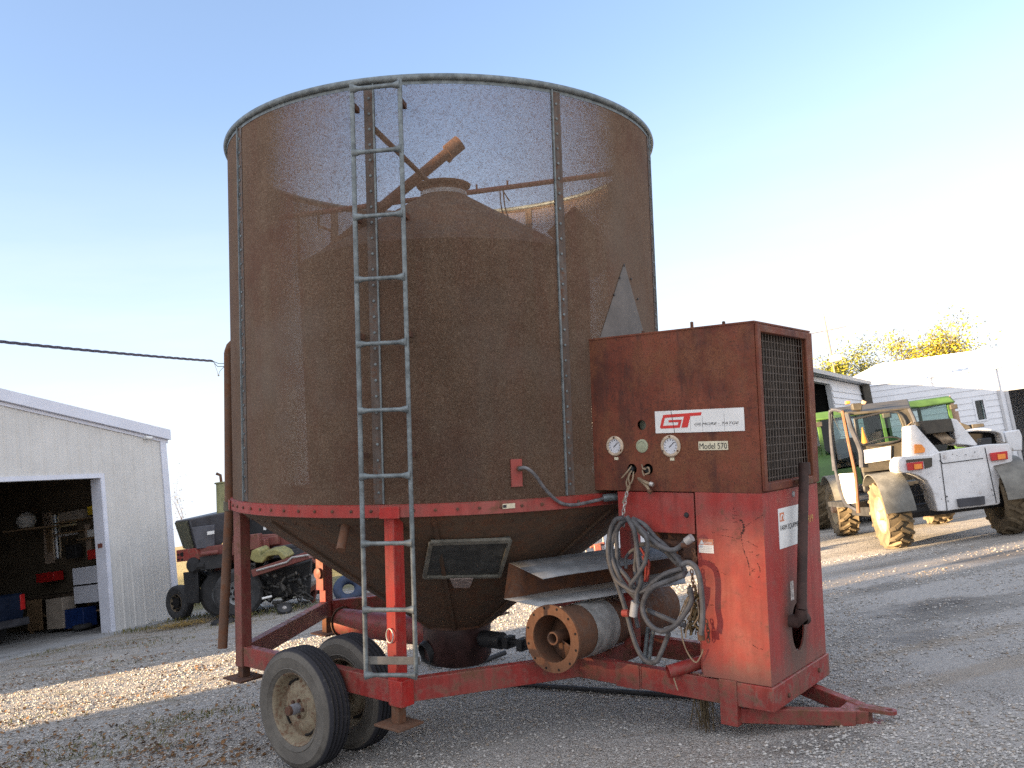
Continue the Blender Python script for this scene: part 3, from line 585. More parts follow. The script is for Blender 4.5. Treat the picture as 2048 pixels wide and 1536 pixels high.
b = mb(); b.span((.985 - .062, 1.64 - .062, -.172), (.985 + .062, 1.64 + .062, .01)); b.build('leg_sleeve', M['red_bright'], DR, bevel=.005)
b = mb(); c = pol(180, HR, 0); b.span((c.x - .06, c.y + .06, .12), (c.x + .06, c.y + .085, .60)); b.rev([(.05, 0), (.06, .03), (.0, .035)], (c.x, c.y + .085, .3), ER, 16); b.build('crank_bracket', M['red_frame'], DR, bevel=.004)
b = mb(); q = pol(60, HR, 0); b.tube([V((q.x, q.y + .055, .32)) + V((.035 * cos(t_), .012, .05 * sin(t_))) for t_ in [2 * pi * i / 14 for i in range(14)]], .005, 6, closed=True); b.build('pin_ring', M['steel'], DR)
# axle, wheels
AX = V((.07, 0, -.295))
b = mb(); b.tube([(AX.x, 1.20, AX.z), (AX.x, 1.95, AX.z)], .035, 14); b.box((AX.x, 1.64, -.20), (.16, .07, .20)); b.build('axle', M['rust_dark'], DR, bevel=.004)
def wheel(rc, side):
    o = V((AX.x, rc, AX.z)); tp = [(.262, -.085), (.285, -.102), (.298, -.107), (.302, -.112), (.308, -.110), (.33, -.116), (.375, -.114), (.415, -.104), (.432, -.092)]
    for z in (-.058, -.020, .020, .058): tp += [(.444, z - .012), (.424, z - .008), (.424, z + .008), (.444, z + .012)] 
    tp += [(.432, .092), (.415, .104), (.392, .111), (.386, .117), (.375, .114), (.33, .116), (.308, .110), (.302, .115), (.298, .108), (.285, .102), (.262, .085), (.25, .05), (.25, -.05)]
    b = mb(); b.rev(tp, o, ER, 64, closed=True)
    t = NT('worn_tyre'); X = t.xyz(); rr = t.math('SQRT', t.math('ADD', t.math('POWER', t.math('SUBTRACT', X[0], AX.x), 2), t.math('POWER', t.math('SUBTRACT', X[2], AX.z), 2)))
    n = t.noise(6, 6, .7); n2 = t.noise(45, 3, .6); n3 = t.noise(90, 2, .5)
    sw = t.ramp(rr, .432, .418); c = t.mix(sw, (.030, .030, .036), t.mix(t.ramp(n, .3, .7), (.095, .086, .075), (.145, .132, .115)))
    c = t.mix(t.math('MULTIPLY', t.ramp(t.math('ADD', n2, t.math('MULTIPLY', n, .5)), .84, 1.05), .5), c, (.17, .16, .14)); c = t.mix(t.math('MULTIPLY', t.ramp(n3, .6, .75), .3), c, (.04, .04, .04))
    tm = t.done(c, .85, 0, t.bump(t.math('ADD', n2, n), .3, .004), .25)
    w_ = b.build('wheel', tm, DR, smooth=40)
    s = side; rp = [(.262, .060), (.272, .088), (.268, .094), (.258, .088), (.246, .060), (.236, .020), (.222, .004), (.200, .012), (.165, .034), (.12, .040), (.085, .036), (.078, .05), (0, .05)]
    b = mb(); b.rev(rp, o, ER * s, 48); b.rev([(.262, -.06), (.272, -.088), (.258, -.088), (.236, -.02), (.222, .004)], o, ER * s, 48); b.cur = 1
    for k in range(4):
        a0 = k * pi / 2 + .5
        pts = [o + ER * (s * .0175) + V((cos(a0 + t_) * .206, 0, sin(a0 + t_) * .206)) for t_ in (-.3, -.15, 0, .15, .3)]; b.tube(pts, .010, 6)
    rm = b.build('rim', [M['rim'], M['dark_hole']], w_, smooth=40)
    b = mb()
    for k in range(5): b.rev([(.014, 0), (.014, .02), (0, .022)], o + ER * (s * .05) + V((cos(k * 1.2566) * .062, 0, sin(k * 1.2566) * .062)), ER * s, 6)
    b.build('lug_nuts', M['rust_dark'], rm)
    b = mb(); b.rev([(.040, 0), (.040, .05), (.034, .075), (.02, .085), (0, .087)], o + ER * (s * .05), ER * s, 20); b.build('hub_cap', plain('grey_hub_cap', (.19, .19, .21), .5, .3, 20), rm)
wheel(1.80, 1); wheel(1.33, 1)
# ladder
eo, et = pol(59.7, 1, 0), pol(-30.3, 1, 0)       # outwards, and to our right
lc = eo * 2.085; hw = .178
LAD = mb(); LAD.tube([lc - et * hw + EU * .07, lc - et * hw + EU * 4.27], .0175, 12); LAD.tube([lc + et * hw + EU * .10, lc + et * hw + EU * 4.28], .0165, 12)
lad = LAD.build('ladder', M['galv'], DR)
for (x, y) in ((750, 173), (752, 301), (757, 430), (760, 556), (763, 686), (767, 820), (772, 952), (778, 1087), (785, 1220), (790, 1351)):
    u = cyl_hit(x, y, 2.10).z; c = lc + eo * .006 + EU * u
    b = mb(); b.tube([c - et * (hw + .004), c - et * (hw - .02), c - et * (hw - .06), c + et * (hw - .06), c + et * (hw - .02), c + et * (hw + .004)], [.034, .026, .0155, .0155, .026, .034], 12); b.build('rung', M['galv'], lad)
for u in (4.12, 3.30, 2.45, 1.60):
    for s in (-1, 1):
        b = mb(); b.beam(lc + et * hw * s + EU * u, eo * (RB + .005) + et * hw * s + EU * u, .03, .04); b.build('standoff', M['rust_dark'], lad)
b = mb(); b.beam(lc - eo * .03 - et * .20 + EU * .175, lc - eo * .03 + et * .20 + EU * .175, .012, .055); b.build('tie_bar', plain('dusty_flat_bar', (.16, .15, .135), .7, .3, 8), lad, bevel=.003)
# leaning spout pipe strapped to the bin, at the left
b = mb(); P = [toM(D(457, 705, 7.62)), toM(D(459, 1012, 7.62)), toM(D(445, 1297, 7.55))]; b.tube([P[0], P[1]] + [P[1].lerp(P[2], .03), P[2]], .041, 16)
top = P[0]; inn = V((-top.x, -top.y, 0)).normalized(); b.tube([top - EU * .005, top + inn * .02 + EU * .05, top + inn * .07 + EU * .10, top + inn * .12 + EU * .13], [.041, .043, .044, .036], 14)
sp_ = b.build('spout_pipe', M['rust'], DR); 
b = mb(); b.tube([P[1] + EU * .04, P[1] - EU * .04], .052, 16); b.box(P[1] + inn * .08, (.16, .05, .06), (inn, inn.cross(EU), EU)); b.build('pipe_strap', plain('dull_strap', (.10, .085, .06), .6, .3, 12), sp_)
# bracket and hose low on the bin
p = cyl_hit(1033, 946, RB + .008); o_ = V((p.x, p.y, 0)).normalized(); ta = V((-o_.y, o_.x, 0))
b = mb(); b.box(p, (.02, .085, .20), (o_, ta, EU)); br = b.build('hose_bracket', M['red'], DR, bevel=.003)
b = mb(); b.rev([(.02, 0), (.02, .05), (.012, .05), (0, .05)], cyl_hit(1037, 937, RB + .01), o_, 10); b.build('elbow_fitting', M['rust'], br)
b = mb(); b.tube(spline([cyl_hit(x, y, RB + q) for (x, y, q) in ((1038, 937, .06), (1052, 936, .10), (1070, 950, .10), (1090, 978, .08), (1115, 1002, .05), (1140, 1010, .045), (1175, 1005, .05), (1212, 996, .06))], 6), .0125, 10); b.build('air_hose', plain('pale_grey_conduit', (.13, .13, .138), .6, .5, 20), DR)
b = mb(); p = cyl_hit(1214, 996, RB + .06); b.tube([p - V((.02, -.02, 0)), p + V((.06, -.06, .01))], .03, 10); b.build('hose_coupling', M['galv'], DR)
b = mb(); c4 = [cyl_hit(*q, RB + .028) for q in ((1005, 1008), (1030, 1006), (1030, 1016), (1005, 1018))]; b.prism(c4, EU * .0 + V((c4[0].x, c4[0].y, 0)).normalized() * .003); lb = b.build('ring_label', M['cream'], DR)
b = mb(); c4 = [cyl_hit(*q, RB + .032) for q in ((1006, 1010), (1013, 1009.5), (1013, 1015), (1006, 1016))]; b.prism(c4, V((c4[0].x, c4[0].y, 0)).normalized() * .002); b.build('label_print', M['ink'], lb)
# ------------------------------------------------------------------ control box (upper, rusted)
f0, f1, r0, r1, u0, u1 = 1.903, 3.2235, -.5605, .4617, 1.2714, 2.407
T = .012
b = mb()
plate(b, rect(f0, u0, f1, u1), [circ(2.236, 1.428, .040), circ(2.370, 1.428, .041), circ(2.332, 1.749, .037)], (0, r1 - T / 2, 0), EF, EU, T)
plate(b, rect(-r1 + T, u0, -r0, u1), [rect(-.395, 1.337, .428, 2.345)], (f1 - T / 2, 0, 0), -ER, EU, T)
b.span((f0, r0, u0), (f1 - T, r0 + T, u1)); b.span((f0, r0 + T, u0), (f0 + T, r1 - T, u1))
b.span((f0 + T, r0 + T, u0 + .001), (f1 - T, r1 - T, u0 + T)); b.span((f0 - .006, r0 - .006, u1), (f1 + .006, r1 + .006, u1 + .012))
boxo = b.build('control_box', M['rust_box'], DR, smooth=0, recalc=True)
b = mb()
for (rr_, uu_, sx_, sz_) in ((-.0165, 2.372, .86, .05), (-.0165, 1.305, .86, .055), (.428, 1.84, .058, 1.12), (-.494, 1.84, .125, 1.12)): b.box((f1 + .011, rr_, uu_), (.022, sx_, sz_))
b.build('grille_frame', M['rust_box'], boxo, bevel=.006)
b = mb(); b.box((f1 - .10, -.0165, 1.841), (.05, .90, 1.08)); core = b.build('radiator_core', M['black'], boxo)
b = mb()
for k in range(30): b.box((f1 - .065, .40 - k * .0287, 1.841), (.02, .010, 1.02))
b.build('fins', plain('dusty_fins', (.060, .048, .040), .8, .5, 9), core)
b = mb()
for k in range(17): b.tube([(f1 - .016, .39 - k * .051, 1.33), (f1 - .016, .39 - k * .051, 2.35)], .0030, 5)
for k in range(19): b.tube([(f1 - .021, .40, 1.36 + k * .055), (f1 - .021, -.432, 1.36 + k * .055)], .0030, 5)
b.build('grille_mesh', plain('dull_wire', (.13, .105, .088), .6, .3, 20, .2), boxo)
for q in ((2.36, .43, u1 + .01), (3.0, .44, u1 + .01), (2.75, .42, u1 + .01)):
    b = mb(); b.rev([(.012, 0), (.012, .02 if q[0] != 2.75 else .045), (0, .025 if q[0] != 2.75 else .05)], q, EU, 8); b.build('roof_bolt', M['rust_dark'], boxo)
# sign with the company lettering
RS = r1 + .002
b = mb(); b.span((2.449, RS, 1.686), (3.127, RS + .003, 1.843)); sign = b.build('name_sign', M['white'], boxo, smooth=0)
sw_ = .678 / 1065; sh_ = .157 / 258
def lg(a, y, shear=.30): return (2.449 + (a + shear * (215 - y) - 768) * sw_, RS + .003, 1.843 - (y - 10) * sh_)
def glyph(name, polys, mat, parent, th=.0012):
    b = mb()
    for pl_ in polys: b.prism([lg(a, y) for (a, y) in pl_], (0, th, 0))
    return b.build(name, mat, parent, smooth=0)
glyph('logo', [[(826, 55), (1296, 42), (1296, 78), (826, 92)], [(822, 92), (858, 92), (858, 183), (826, 205), (822, 195)], [(826, 205), (858, 182), (1040, 180), (1072, 212), (842, 216)], [(1040, 180), (1040, 118), (1075, 118), (1075, 205), (1072, 212)], [(908, 118), (1040, 118), (1040, 146), (918, 146)], [(1092, 84), (1170, 82), (1170, 210), (1092, 212)]], M['logo_red'], sign)
text('company_lettering', 'GILMORE - TATGE', (2.449 + (1255 - 768) * sw_, RS + .003, 1.843 - (190 - 10) * sh_), EF, EU, .0175, M['ink'], sign, m, shear=.3, bold=.0, width=(1775 - 1255) * sw_)
b = mb()
for k in range(13): b.span((2.449 + (1258 + k * 40 - 768) * sw_, RS + .003, 1.7245), (2.449 + (1258 + k * 40 + 26 - 768) * sw_, RS + .0035, 1.7265))
b.build('fine_print', plain('pale_grey_ink', (.35, .35, .37), .6, .1, 9, 0, 0), sign, smooth=0)
b = mb(); b.prism([(2.449 + (971 - 768) * sw_, RS + .003, 1.843), (2.449 + (976 - 768) * sw_, RS + .003, 1.843), (2.449 + (1013 - 768) * sw_, RS + .003, 1.686), (2.449 + (1007 - 768) * sw_, RS + .003, 1.686)], (0, .0016, 0))
for x in (1205, 1350, 1605): b.span((2.449 + (x - 768) * sw_, RS + .003, 1.69), (2.449 + (x + 2.5 - 768) * sw_, RS + .0034, 1.80))
b.build('sign_crack', M['ink'], sign, smooth=0)
b = mb(); b.span((2.782, RS, 1.560), (3.001, RS + .003, 1.621)); ms = b.build('model_label', M['cream'], boxo, smooth=0)
text('model_lettering', 'Model 570', (2.790, RS + .003, 1.569), EF, EU, .040, M['ink'], ms, m, bold=0, width=.204)
def gauge(f, u, k=1.0):
    b = mb(); b.rev([(.072 * k, 0), (.074 * k, .012), (.066 * k, .020), (.055 * k, .020), (.052 * k, .012)], (f, r1, u), ER, 32)
    gg = b.build('gauge', M['gold'], boxo)
    b = mb(); b.disc((f, r1 + .011, u), ER, .054 * k); b.build('dial', M['dial'], gg, smooth=0)
    b = mb(); d = V((cos(.75), 0, sin(.75))); c = V((f, r1 + .0135, u)); b.beam(c - d * .014, c + d * .036 * k, .005, .001, (0, 1, 0))
    for q in range(11):
        a = -.8 + q * .47; d = V((cos(a), 0, sin(a))); b.beam(c + d * .038 * k, c + d * .047 * k, .004, .0008, (0, 1, 0))
    b.build('needle', M['ink'], gg, smooth=0)
    b = mb()
    for a in (1.57, 3.67, 5.76): b.box((f + cos(a) * .064 * k, r1 + .021, u + sin(a) * .064 * k), (.012, .004, .012))
    b.build('bezel_tabs', M['rust_dark'], gg)
    b = mb(); b.span((f - .012, RS, u - .103), (f + .022, RS + .002, u - .082)); b.build('gauge_tag', M['cream'], boxo, smooth=0)
gauge(2.102, 1.600); gauge(2.567, 1.593, 1.06)
b = mb(); b.rev([(.05, 0), (.048, .006), (.035, .008), (.033, .004), (0, .006)], (2.330, r1, 1.597), ER, 28); b.cur = 0
b.build('pilot_lens', M['mirror'], boxo)
b = mb(); b.disc((2.332, r1 - .05, 1.749), ER, .045); b.build('recessed_lens', plain('murky_lens', (.16, .17, .13), .3, .4, 12), boxo, smooth=0)
for (fc, uc) in ((2.236, 1.43), (2.37, 1.43)):
    b = mb(); b.tube([(fc - .01, r1 - .06, uc), (fc - .01, r1 + .004, uc - .004)], .022, 10); b.build('socket', M['black'], boxo)
def pth(px, r_): return [onr(x, y, r_[i] if isinstance(r_, (list, tuple)) else r_) for i, (x, y) in enumerate(px)]
def z5(pts): return [(1180 + x / 5.906, 820 + y / 5.906) for (x, y) in pts]
for pts in ([(490, 665), (440, 730), (375, 805)], [(500, 700), (455, 800), (470, 900), (430, 990)], [(515, 730), (500, 830), (440, 940), (400, 1090)], [(480, 720), (430, 850), (445, 930), (420, 1000), (385, 1100)], [(570, 805), (650, 850), (730, 880)], [(570, 810), (670, 900), (710, 975)], [(650, 680), (620, 720), (640, 780)], [(660, 690), (690, 680), (700, 740), (650, 760)], [(610, 640), (625, 690), (660, 700)]):
    b = mb(); q = z5(pts); thick = .011 if pts[0][0] == 570 else .006
    b.tube(spline(pth(q, [r1 - .01 + .05 * min(i, 1) for i in range(len(q))]), 5), thick, 7); b.build('loose_wire', M['wire'], boxo)
for (x, y) in ((735, 882), (715, 968)):
    b = mb(); q = z5([(x - 25, y - 12), (x + 10, y + 3)]); b.tube(pth(q, r1 + .045), .016, 10); b.build('plug', M['steel'] if x == 735 else M['rust'], boxo)
def chain(name, pts, r_, parent, size=.030, mat='rust'):
    P_ = spline(pth(pts, r_), 12); out = [P_[0]]
    for q in P_:
        if (q - out[-1]).length > size * .78: out.append(q)
    b = mb()
    for i in range(len(out) - 1):
        c = (out[i] + out[i + 1]) / 2; d = (out[i + 1] - out[i]).normalized(); s_ = (ER if i % 2 else d.cross(ER)); s_ = (s_ - d * s_.dot(d)).normalized()
        b.tube([c + d * (size * .62 * cos(t_)) + s_ * (size * .30 * sin(t_)) for t_ in [2 * pi * k / 10 for k in range(10)]], size * .12, 5, closed=True)
    return b.build(name, M[mat], parent)
chain('chain', [(1254, 985), (1249, 1010), (1246, 1035), (1248, 1056)], r1 + .05, boxo, .036, 'steel')
# ------------------------------------------------------------------ lower red cabinet
CB = 2.735
hc = onf(1596, 1244, f1)
b = mb(); plate(b, rect(CB, .012, f1, u0 - .002), [], (0, r1 - T / 2, 0), EF, EU, T)
plate(b, rect(-r1 + T, .012, -r0, u0 - .002), [circ(-hc.y + .0, hc.z - .03, .115, .165)], (f1 - T / 2, 0, 0), -ER, EU, T)
b.span((CB, r0, .012), (f1 - T, r0 + T, u0 - .002)); b.span((CB, r0 + T, .012), (CB + T, r1 - .10, u0 - .03))
SC_ = [([(1195, 340), (1215, 345), (1228, 400), (1210, 440)], 16), ([(1205, 440), (1215, 510), (1232, 580), (1262, 660), (1276, 765)], 7), ([(1228, 395), (1290, 350), (1372, 298)], 4), ([(990, 428), (1060, 452), (1110, 460), (1200, 482)], 4.5), ([(1228, 488), (1280, 512), (1332, 542)], 4), ([(1120, 300), (1195, 300)], 5), ([(1150, 240), (1152, 262)], 4), ([(1140, 322), (1165, 324)], 4), ([(1150, 352), (1180, 352)], 4), ([(1140, 275), (1168, 273)], 3), ([(960, 640), (1010, 668)], 4), ([(1020, 720), (1115, 752)], 4), ([(1240, 820), (1330, 858)], 4), ([(1320, 605), (1340, 598)], 5), ([(1330, 660), (1345, 700), (1350, 730)], 6), ([(1270, 575), (1300, 580)], 3), ([(1285, 700), (1310, 705), (1285, 720), (1312, 722)], 3), ([(1290, 1270), (1320, 1290), (1370, 1308)], 4), ([(1065, 410), (1110, 408)], 3), ([(1330, 770), (1345, 760)], 4), ([(930, 970), (1000, 975)], 3)]
b.cur = 1
for pts, w_ in SC_:
    q = [onr(1160 + x / 3.746, 950 + y / 3.746, r1) for (x, y) in pts]
    q = spline(q, 4)
    rs = random.Random(int(pts[0][0] * 7 + pts[0][1])); q2 = [q[0]]
    for i in range(len(q) - 1): q2 += [q[i].lerp(q[i + 1], k / 3) + V((rs.gauss(0, .0016), 0, rs.gauss(0, .0016))) for k in (1, 2, 3)]
    q = q2
    for i in range(len(q) - 1):
        if rs.random() < (.38 if w_ < 10 else .12): continue
        d = (q[i + 1] - q[i]); n_ = V((-d.z, 0, d.x)).normalized() * w_ * .00040 * rs.uniform(.35, 1.5)
        b.add([q[i] - n_ + ER * .0015, q[i + 1] - n_ + ER * .0015, q[i + 1] + n_ + ER * .0015, q[i] + n_ + ER * .0015], [(0, 1, 2, 3)])
cab = b.build('engine_cabinet', [M['cab'], plain('black_scuff', (.045, .018, .017), .8, .4, 20, 0, 0)], DR, smooth=0, recalc=False)
b = mb(); b.span((CB + .02, r0 + .02, .02), (f1 - .25, r1 - .12, 1.2)); b.build('dark_infill', M['dark_hole'], cab)  # near-black block: shade inside the cabinet put into its colour
b = mb(); b.span((2.095, r1 - .03, .975), (2.718, r1 - .012, 1.264)); sp2 = b.build('side_panel', M['red'], cab, bevel=.004)
b = mb(); b.rev([(.02, 0), (.016, .01), (0, .012)], onr(1373, 1030, r1 - .012), ER, 10); b.build('latch', M['black'], sp2)
b = mb(); b.span((2.10, .0, 1.0), (2.72, r1 - .04, 1.26)); b.build('panel_housing', M['rust_dark'], cab)
b = mb(); b.span((2.965, r0 - .012, -.15), (f1 + .016, r1 + .012, .008)); sk = b.build('base_skirt', M['skirt'], DR, bevel=.006)
b = mb(); b.span((2.86, r1 - .05, -.285), (2.985, r1 + .022, .016)); b.build('stop_plate', M['red_frame'], DR, bevel=.004)
for (x, y) in ((1577, 1390), (1637, 1340)):
    b = mb(); b.rev([(.016, 0), (.016, .012), (0, .014)], onf(x, y, f1 + .016), EF, 6); b.build('bolt_head', M['rust_dark'], sk)
b = mb(); b.rev([(.022, 0), (.02, .006), (0, .008)], onf(1586, 988, f1), EF, 16); b.build('vent_plug', M['galv_sheet'], cab)
# notice with the dealer lettering, danger sticker, chalk mark
b = mb(); n0, n1 = onf(1555, 1018, f1), onf(1559, 1097, f1); rN = -.20
b.span((f1 + .001, rN, .872), (f1 + .003, .217, 1.145)); no = b.build('notice', M['white'], cab, smooth=0)
text('notice_lettering', 'FARM EQUIPMENT', (f1 + .003, .195, .995), -ER, EU, .034, M['ink'], no, m, bold=0, width=.40, shear=.12)
b = mb(); b.prism([(f1 + .003, .195, 1.055), (f1 + .003, .115, 1.055), (f1 + .003, .115, 1.115), (f1 + .003, .195, 1.115)], (.0008, 0, 0)); b.build('emblem', M['orange_ink'], no, smooth=0)
b = mb(); c = V((f1 + .004, .155, 1.066)); b.tube([c + V((0, .026 * cos(t_), .034 * sin(t_))) for t_ in [pi * k / 8 for k in range(9)]], .0055, 5); b.build('emblem_arch', M['white'], no)
text('chalk_mark', 'H19', onf(1614, 1046, f1 + .001), -ER, EU, .055, M['chalk'], cab, m, bold=-.01, width=.12)
d0, d1 = onr(1397, 1077, RS), onr(1428, 1107, RS)
b = mb(); b.span((d0.x, RS, d1.z), (d1.x, RS + .002, d0.z)); ds = b.build('danger_sticker', M['white'], cab, smooth=0)
hh = d0.z - d1.z; ww = d1.x - d0.x
b = mb(); b.span((d0.x, RS + .002, d0.z - hh * .42), (d1.x, RS + .0026, d0.z)); b.build('sticker_header', M['orange_ink'], ds, smooth=0)
text('danger_lettering', 'DANGER', (d0.x + ww * .42, RS + .0026, d0.z - hh * .36), EF, EU, hh * .17, M['white'], ds, m, bold=.0, width=ww * .52)
b = mb(); b.prism([(d0.x + ww * .06, RS + .0026, d0.z - hh * .37), (d0.x + ww * .38, RS + .0026, d0.z - hh * .37), (d0.x + ww * .22, RS + .0026, d0.z - hh * .06)], (0, .0006, 0)); b.build('warning_triangle', M['white'], ds, smooth=0)
b = mb()
for k in range(4): b.span((d0.x + ww * .08, RS + .002, d0.z - hh * (.56 + .11 * k)), (d0.x + ww * .9, RS + .0025, d0.z - hh * (.54 + .11 * k)))
b.build('fine_print', plain('grey_ink', (.3, .3, .3), .6, .1, 9, 0, 0), ds, smooth=0)
b = mb(); p = onf(1583, 1180, f1 + .001); b.span((p.x, p.y - .035, p.z - .07), (p.x + .002, p.y + .02, p.z + .06)); b.build('torn_sticker', plain('torn_paper', (.5, .45, .42), .7, .5, 40), cab, smooth=0)
# exhaust pipe in front of the cabinet
q = [onf(1608, 926, 3.315), onf(1603, 1218, 3.305)]
b = mb(); b.tube([q[0], q[1]], .034, 16); b.tube([q[0] - EU * .08, q[0] + EU * .003], .041, 16); b.tube([q[1], q[1] + V((-.005, -.005, -.05)), q[1] + V((-.04, .0, -.085)), q[1] + V((-.16, .02, -.09))], [.040, .046, .046, .042], 14); b.rev([(.040, 0), (.042, .03), (.02, .04), (0, .04)], q[1] + V((0, -.02, -.07)), V((.3, -1, 0)), 14)
ex = b.build('exhaust_pipe', plain('sooty_pipe', (.052, .030, .026), .75, .4, 9), DR)
b = mb(); b.beam(q[0] + V((-.1, -.05, -.13)), q[0] + V((0.02, -.05, -.13)), .10, .03); b.build('pipe_bracket', M['rust'], ex)
# tongue
b = mb()
for s in (1, -1): b.beam((1.68, s * .41, -.081), (2.97, s * .41, -.081), .08, .16)
b.beam((1.72, -.37, -.085), (1.72, .37, -.085), .08, .15); b.beam((2.55, -.37, -.10), (2.55, .37, -.10), .08, .10)
tg = b.build('tongue_rail', M['red_frame'], DR, bevel=.005)
b = mb(); b.span((2.02, .452, -.168), (2.22, .458, .006)); b.span((2.228, .452, -.168), (2.235, .456, .006)); b.build('splice_plate', M['red_frame'], tg, bevel=.001)
b = mb()
for (a_, c_) in (((2.90, .43, -.225), (3.60, .02, -.235)), ((2.90, -.52, -.225), (3.60, -.13, -.235))): b.beam(a_, c_, .075, .10)
b.prism([(3.50, .07, -.19), (3.68, -.005, -.19), (3.68, -.10, -.19), (3.50, -.19, -.19)], (0, 0, -.09)); ton = b.build('drawbar', M['red_frame'], DR, bevel=.006)
for u in (-.185, -.272):
    b = mb(); plate(b, [(3.62, -.015), (3.80, -.015)] + [(3.80 + .045 * cos(t_), -.06 + .045 * sin(t_)) for t_ in (1.2, .8, .4, 0, -.4, -.8, -1.2)] + [(3.80, -.105), (3.62, -.105)], [circ(3.80, -.06, .02)], (0, 0, u), EF, ER, .024); b.build('clevis', M['red_frame'], ton, smooth=30)
# stub pipe lying out of the cabinet
b = mb(); a_, c_ = onr(1336, 1344, .52), V((2.78, .20, .10)); n = (c_ - a_).normalized()
b.rev([(.042, 0), (.046, 0), (.046, (c_ - a_).length), (.042, (c_ - a_).length)], a_, n, 22, closed=True); b.build('drain_pipe', M['red_frame'], DR)
b = mb(); b.tube([a_ + n * .06, a_ + n * .3], .034, 12); b.build('pipe_core', M['rust_dark'], DR)
# hoses hung on the chain
def z8(pts): return [(1200 + x / 4.267, 1020 + y / 4.267) for (x, y) in pts]
HOSES = [([(205, 65), (130, 92), (78, 200), (70, 350), (95, 500), (150, 600), (240, 668), (310, 690), (390, 675), (450, 612), (560, 540), (700, 500)], .56, .022),
 ([(215, 75), (150, 170), (132, 330), (150, 470), (220, 560), (280, 640), (330, 700)], .53, .020),
 ([(200, 100), (112, 190), (98, 330), (122, 470), (200, 640), (290, 750), (335, 800)], .50, .020),
 ([(230, 60), (290, 180), (320, 330), (332, 500), (338, 620), (322, 700), (305, 790)], .58, .022),
 ([(350, 160), (395, 250), (392, 400), (335, 530), (272, 620), (265, 655)], .60, .021),
 ([(270, 80), (400, 200), (500, 290), (600, 332), (680, 312), (740, 265)], .56, .023),
 ([(275, 72), (380, 132), (470, 230), (540, 295), (620, 390), (700, 480), (740, 530)], .52, .021),
 ([(340, 300), (430, 290), (560, 350), (640, 430), (730, 520)], .48, .020),
 ([(720, 545), (600, 590), (480, 650), (400, 720), (365, 820), (390, 930), (450, 1000), (540, 1030), (640, 990), (720, 900), (768, 780), (765, 670)], .58, .024),
 ([(100, 500), (160, 680), (230, 880), (280, 1080), (330, 1220), (400, 1300), (470, 1300), (530, 1220), (570, 1100), (590, 1050)], .54, .022),
 ([(690, 470), (765, 450), (820, 500), (860, 640), (876, 830), (876, 960), (862, 1060)], .58, .024),
 ([(400, 845), (520, 912), (640, 960), (720, 985)], .50, .022),
 ([(225, 500), (222, 420), (262, 350), (335, 318)], .45, .016),
 ([(210, 80), (165, 120), (112, 230), (104, 380), (150, 540), (215, 640), (262, 700), (330, 730)], .545, .021),
 ([(265, 75), (330, 180), (420, 260), (520, 315), (610, 360), (680, 430), (735, 520)], .49, .020),
 ([(245, 65), (300, 200), (308, 360), (298, 520), (318, 640), (330, 760), (300, 900), (320, 1000)], .47, .019),
 ([(380, 690), (470, 640), (560, 575), (650, 540), (735, 535)], .53, .020)]
rsh = random.Random(12)
for pts, rr_, rad in HOSES:
    pts = [(x + rsh.gauss(0, 5), y + rsh.gauss(0, 5)) for x, y in pts]
    b = mb(); n = len(pts); b.tube(spline(pth(z8(pts), [rr_ + .012 * sin(i * 2.1 + rad * 900) for i in range(n)]), 7), rad * .80, 10); b.build('hydraulic_hose', M['hose'], DR)
for a_, c_, rad, mt in (((300, 780), (283, 905), .030, 'galv_sheet'), ((735, 270), (785, 235), .028, 'galv_sheet'), ((860, 1040), (868, 1110), .026, 'rust'), ((700, 300), (750, 300), .02, 'rust_dark')):
    b = mb(); b.tube(pth(z8([a_, c_]), .56), rad, 12); b.build('hose_fitting', M[mt], DR)
b = mb(); b.tube(pth(z8([(195, 880), (245, 880)]), .56), .026, 10); b.build('hose_clamp', M['red'], DR)
b = mb(); b.tube(pth(z8([(345, 320), (375, 375), (420, 450), (415, 530), (400, 610)]), .50), .010, 6); b.tube(pth(z8([(385, 612), (392, 480), (365, 390)]), .50), .010, 6); b.build('valve_handle', M['red_bright'], DR)
for pts in ([(760, 740), (700, 900), (692, 1010), (712, 1130), (760, 1240), (820, 1300), (862, 1240), (880, 1190)], [(745, 745), (680, 900), (700, 960)], [(800, 760), (770, 900), (740, 1000), (730, 1090)], [(830, 780), (840, 900), (800, 980)], [(620, 1395), (640, 1470), (665, 1540)]):
    b = mb(); b.tube(spline(pth(z8(pts), .50), 6), .005, 6); b.build('loose_wire', M['wire'], DR)
rs = random.Random(2); b = mb()
for k in range(70):
    x, y = rs.gauss(800, 28), rs.uniform(640, 1020); a_ = rs.gauss(1.5, .5); L_ = rs.uniform(30, 110)
    b.tube(pth(z8([(x, y), (x + cos(a_) * L_, y + sin(a_) * L_)]), [rs.uniform(.36, .5), rs.uniform(.36, .5)]), rs.uniform(.004, .010), 5)
b.build('straw_nest', plain('dirty_straw', (.17, .12, .06), .85, .6, 30), DR)
chain('chain', [(1385, 1098), (1391, 1115), (1386, 1128), (1393, 1128)], .50, DR, .034, 'rust'); chain('chain', [(1383, 1140), (1386, 1165), (1388, 1185)], .54, DR, .034, 'rust'); chain('chain', [(1412, 1240), (1417, 1265), (1416, 1288)], .50, DR, .034, 'rust_dark')
b = mb(); b.span((2.30, -.1, .86), (2.74, .36, .97)); b.tube([(2.35, .38, .9), (2.72, .38, .88)], .03); b.tube([(2.5, .3, .85), (2.73, .42, .78)], .04); b.box((2.66, .40, .86), (.10, .08, .12)); b.build('valve_body', M['rust_dark'], DR, bevel=.006)
b = mb(); b.span((2.70, .38, .02), (2.735, .42, .86)); b.build('cabinet_post', M['red_frame'], DR, bevel=.003)
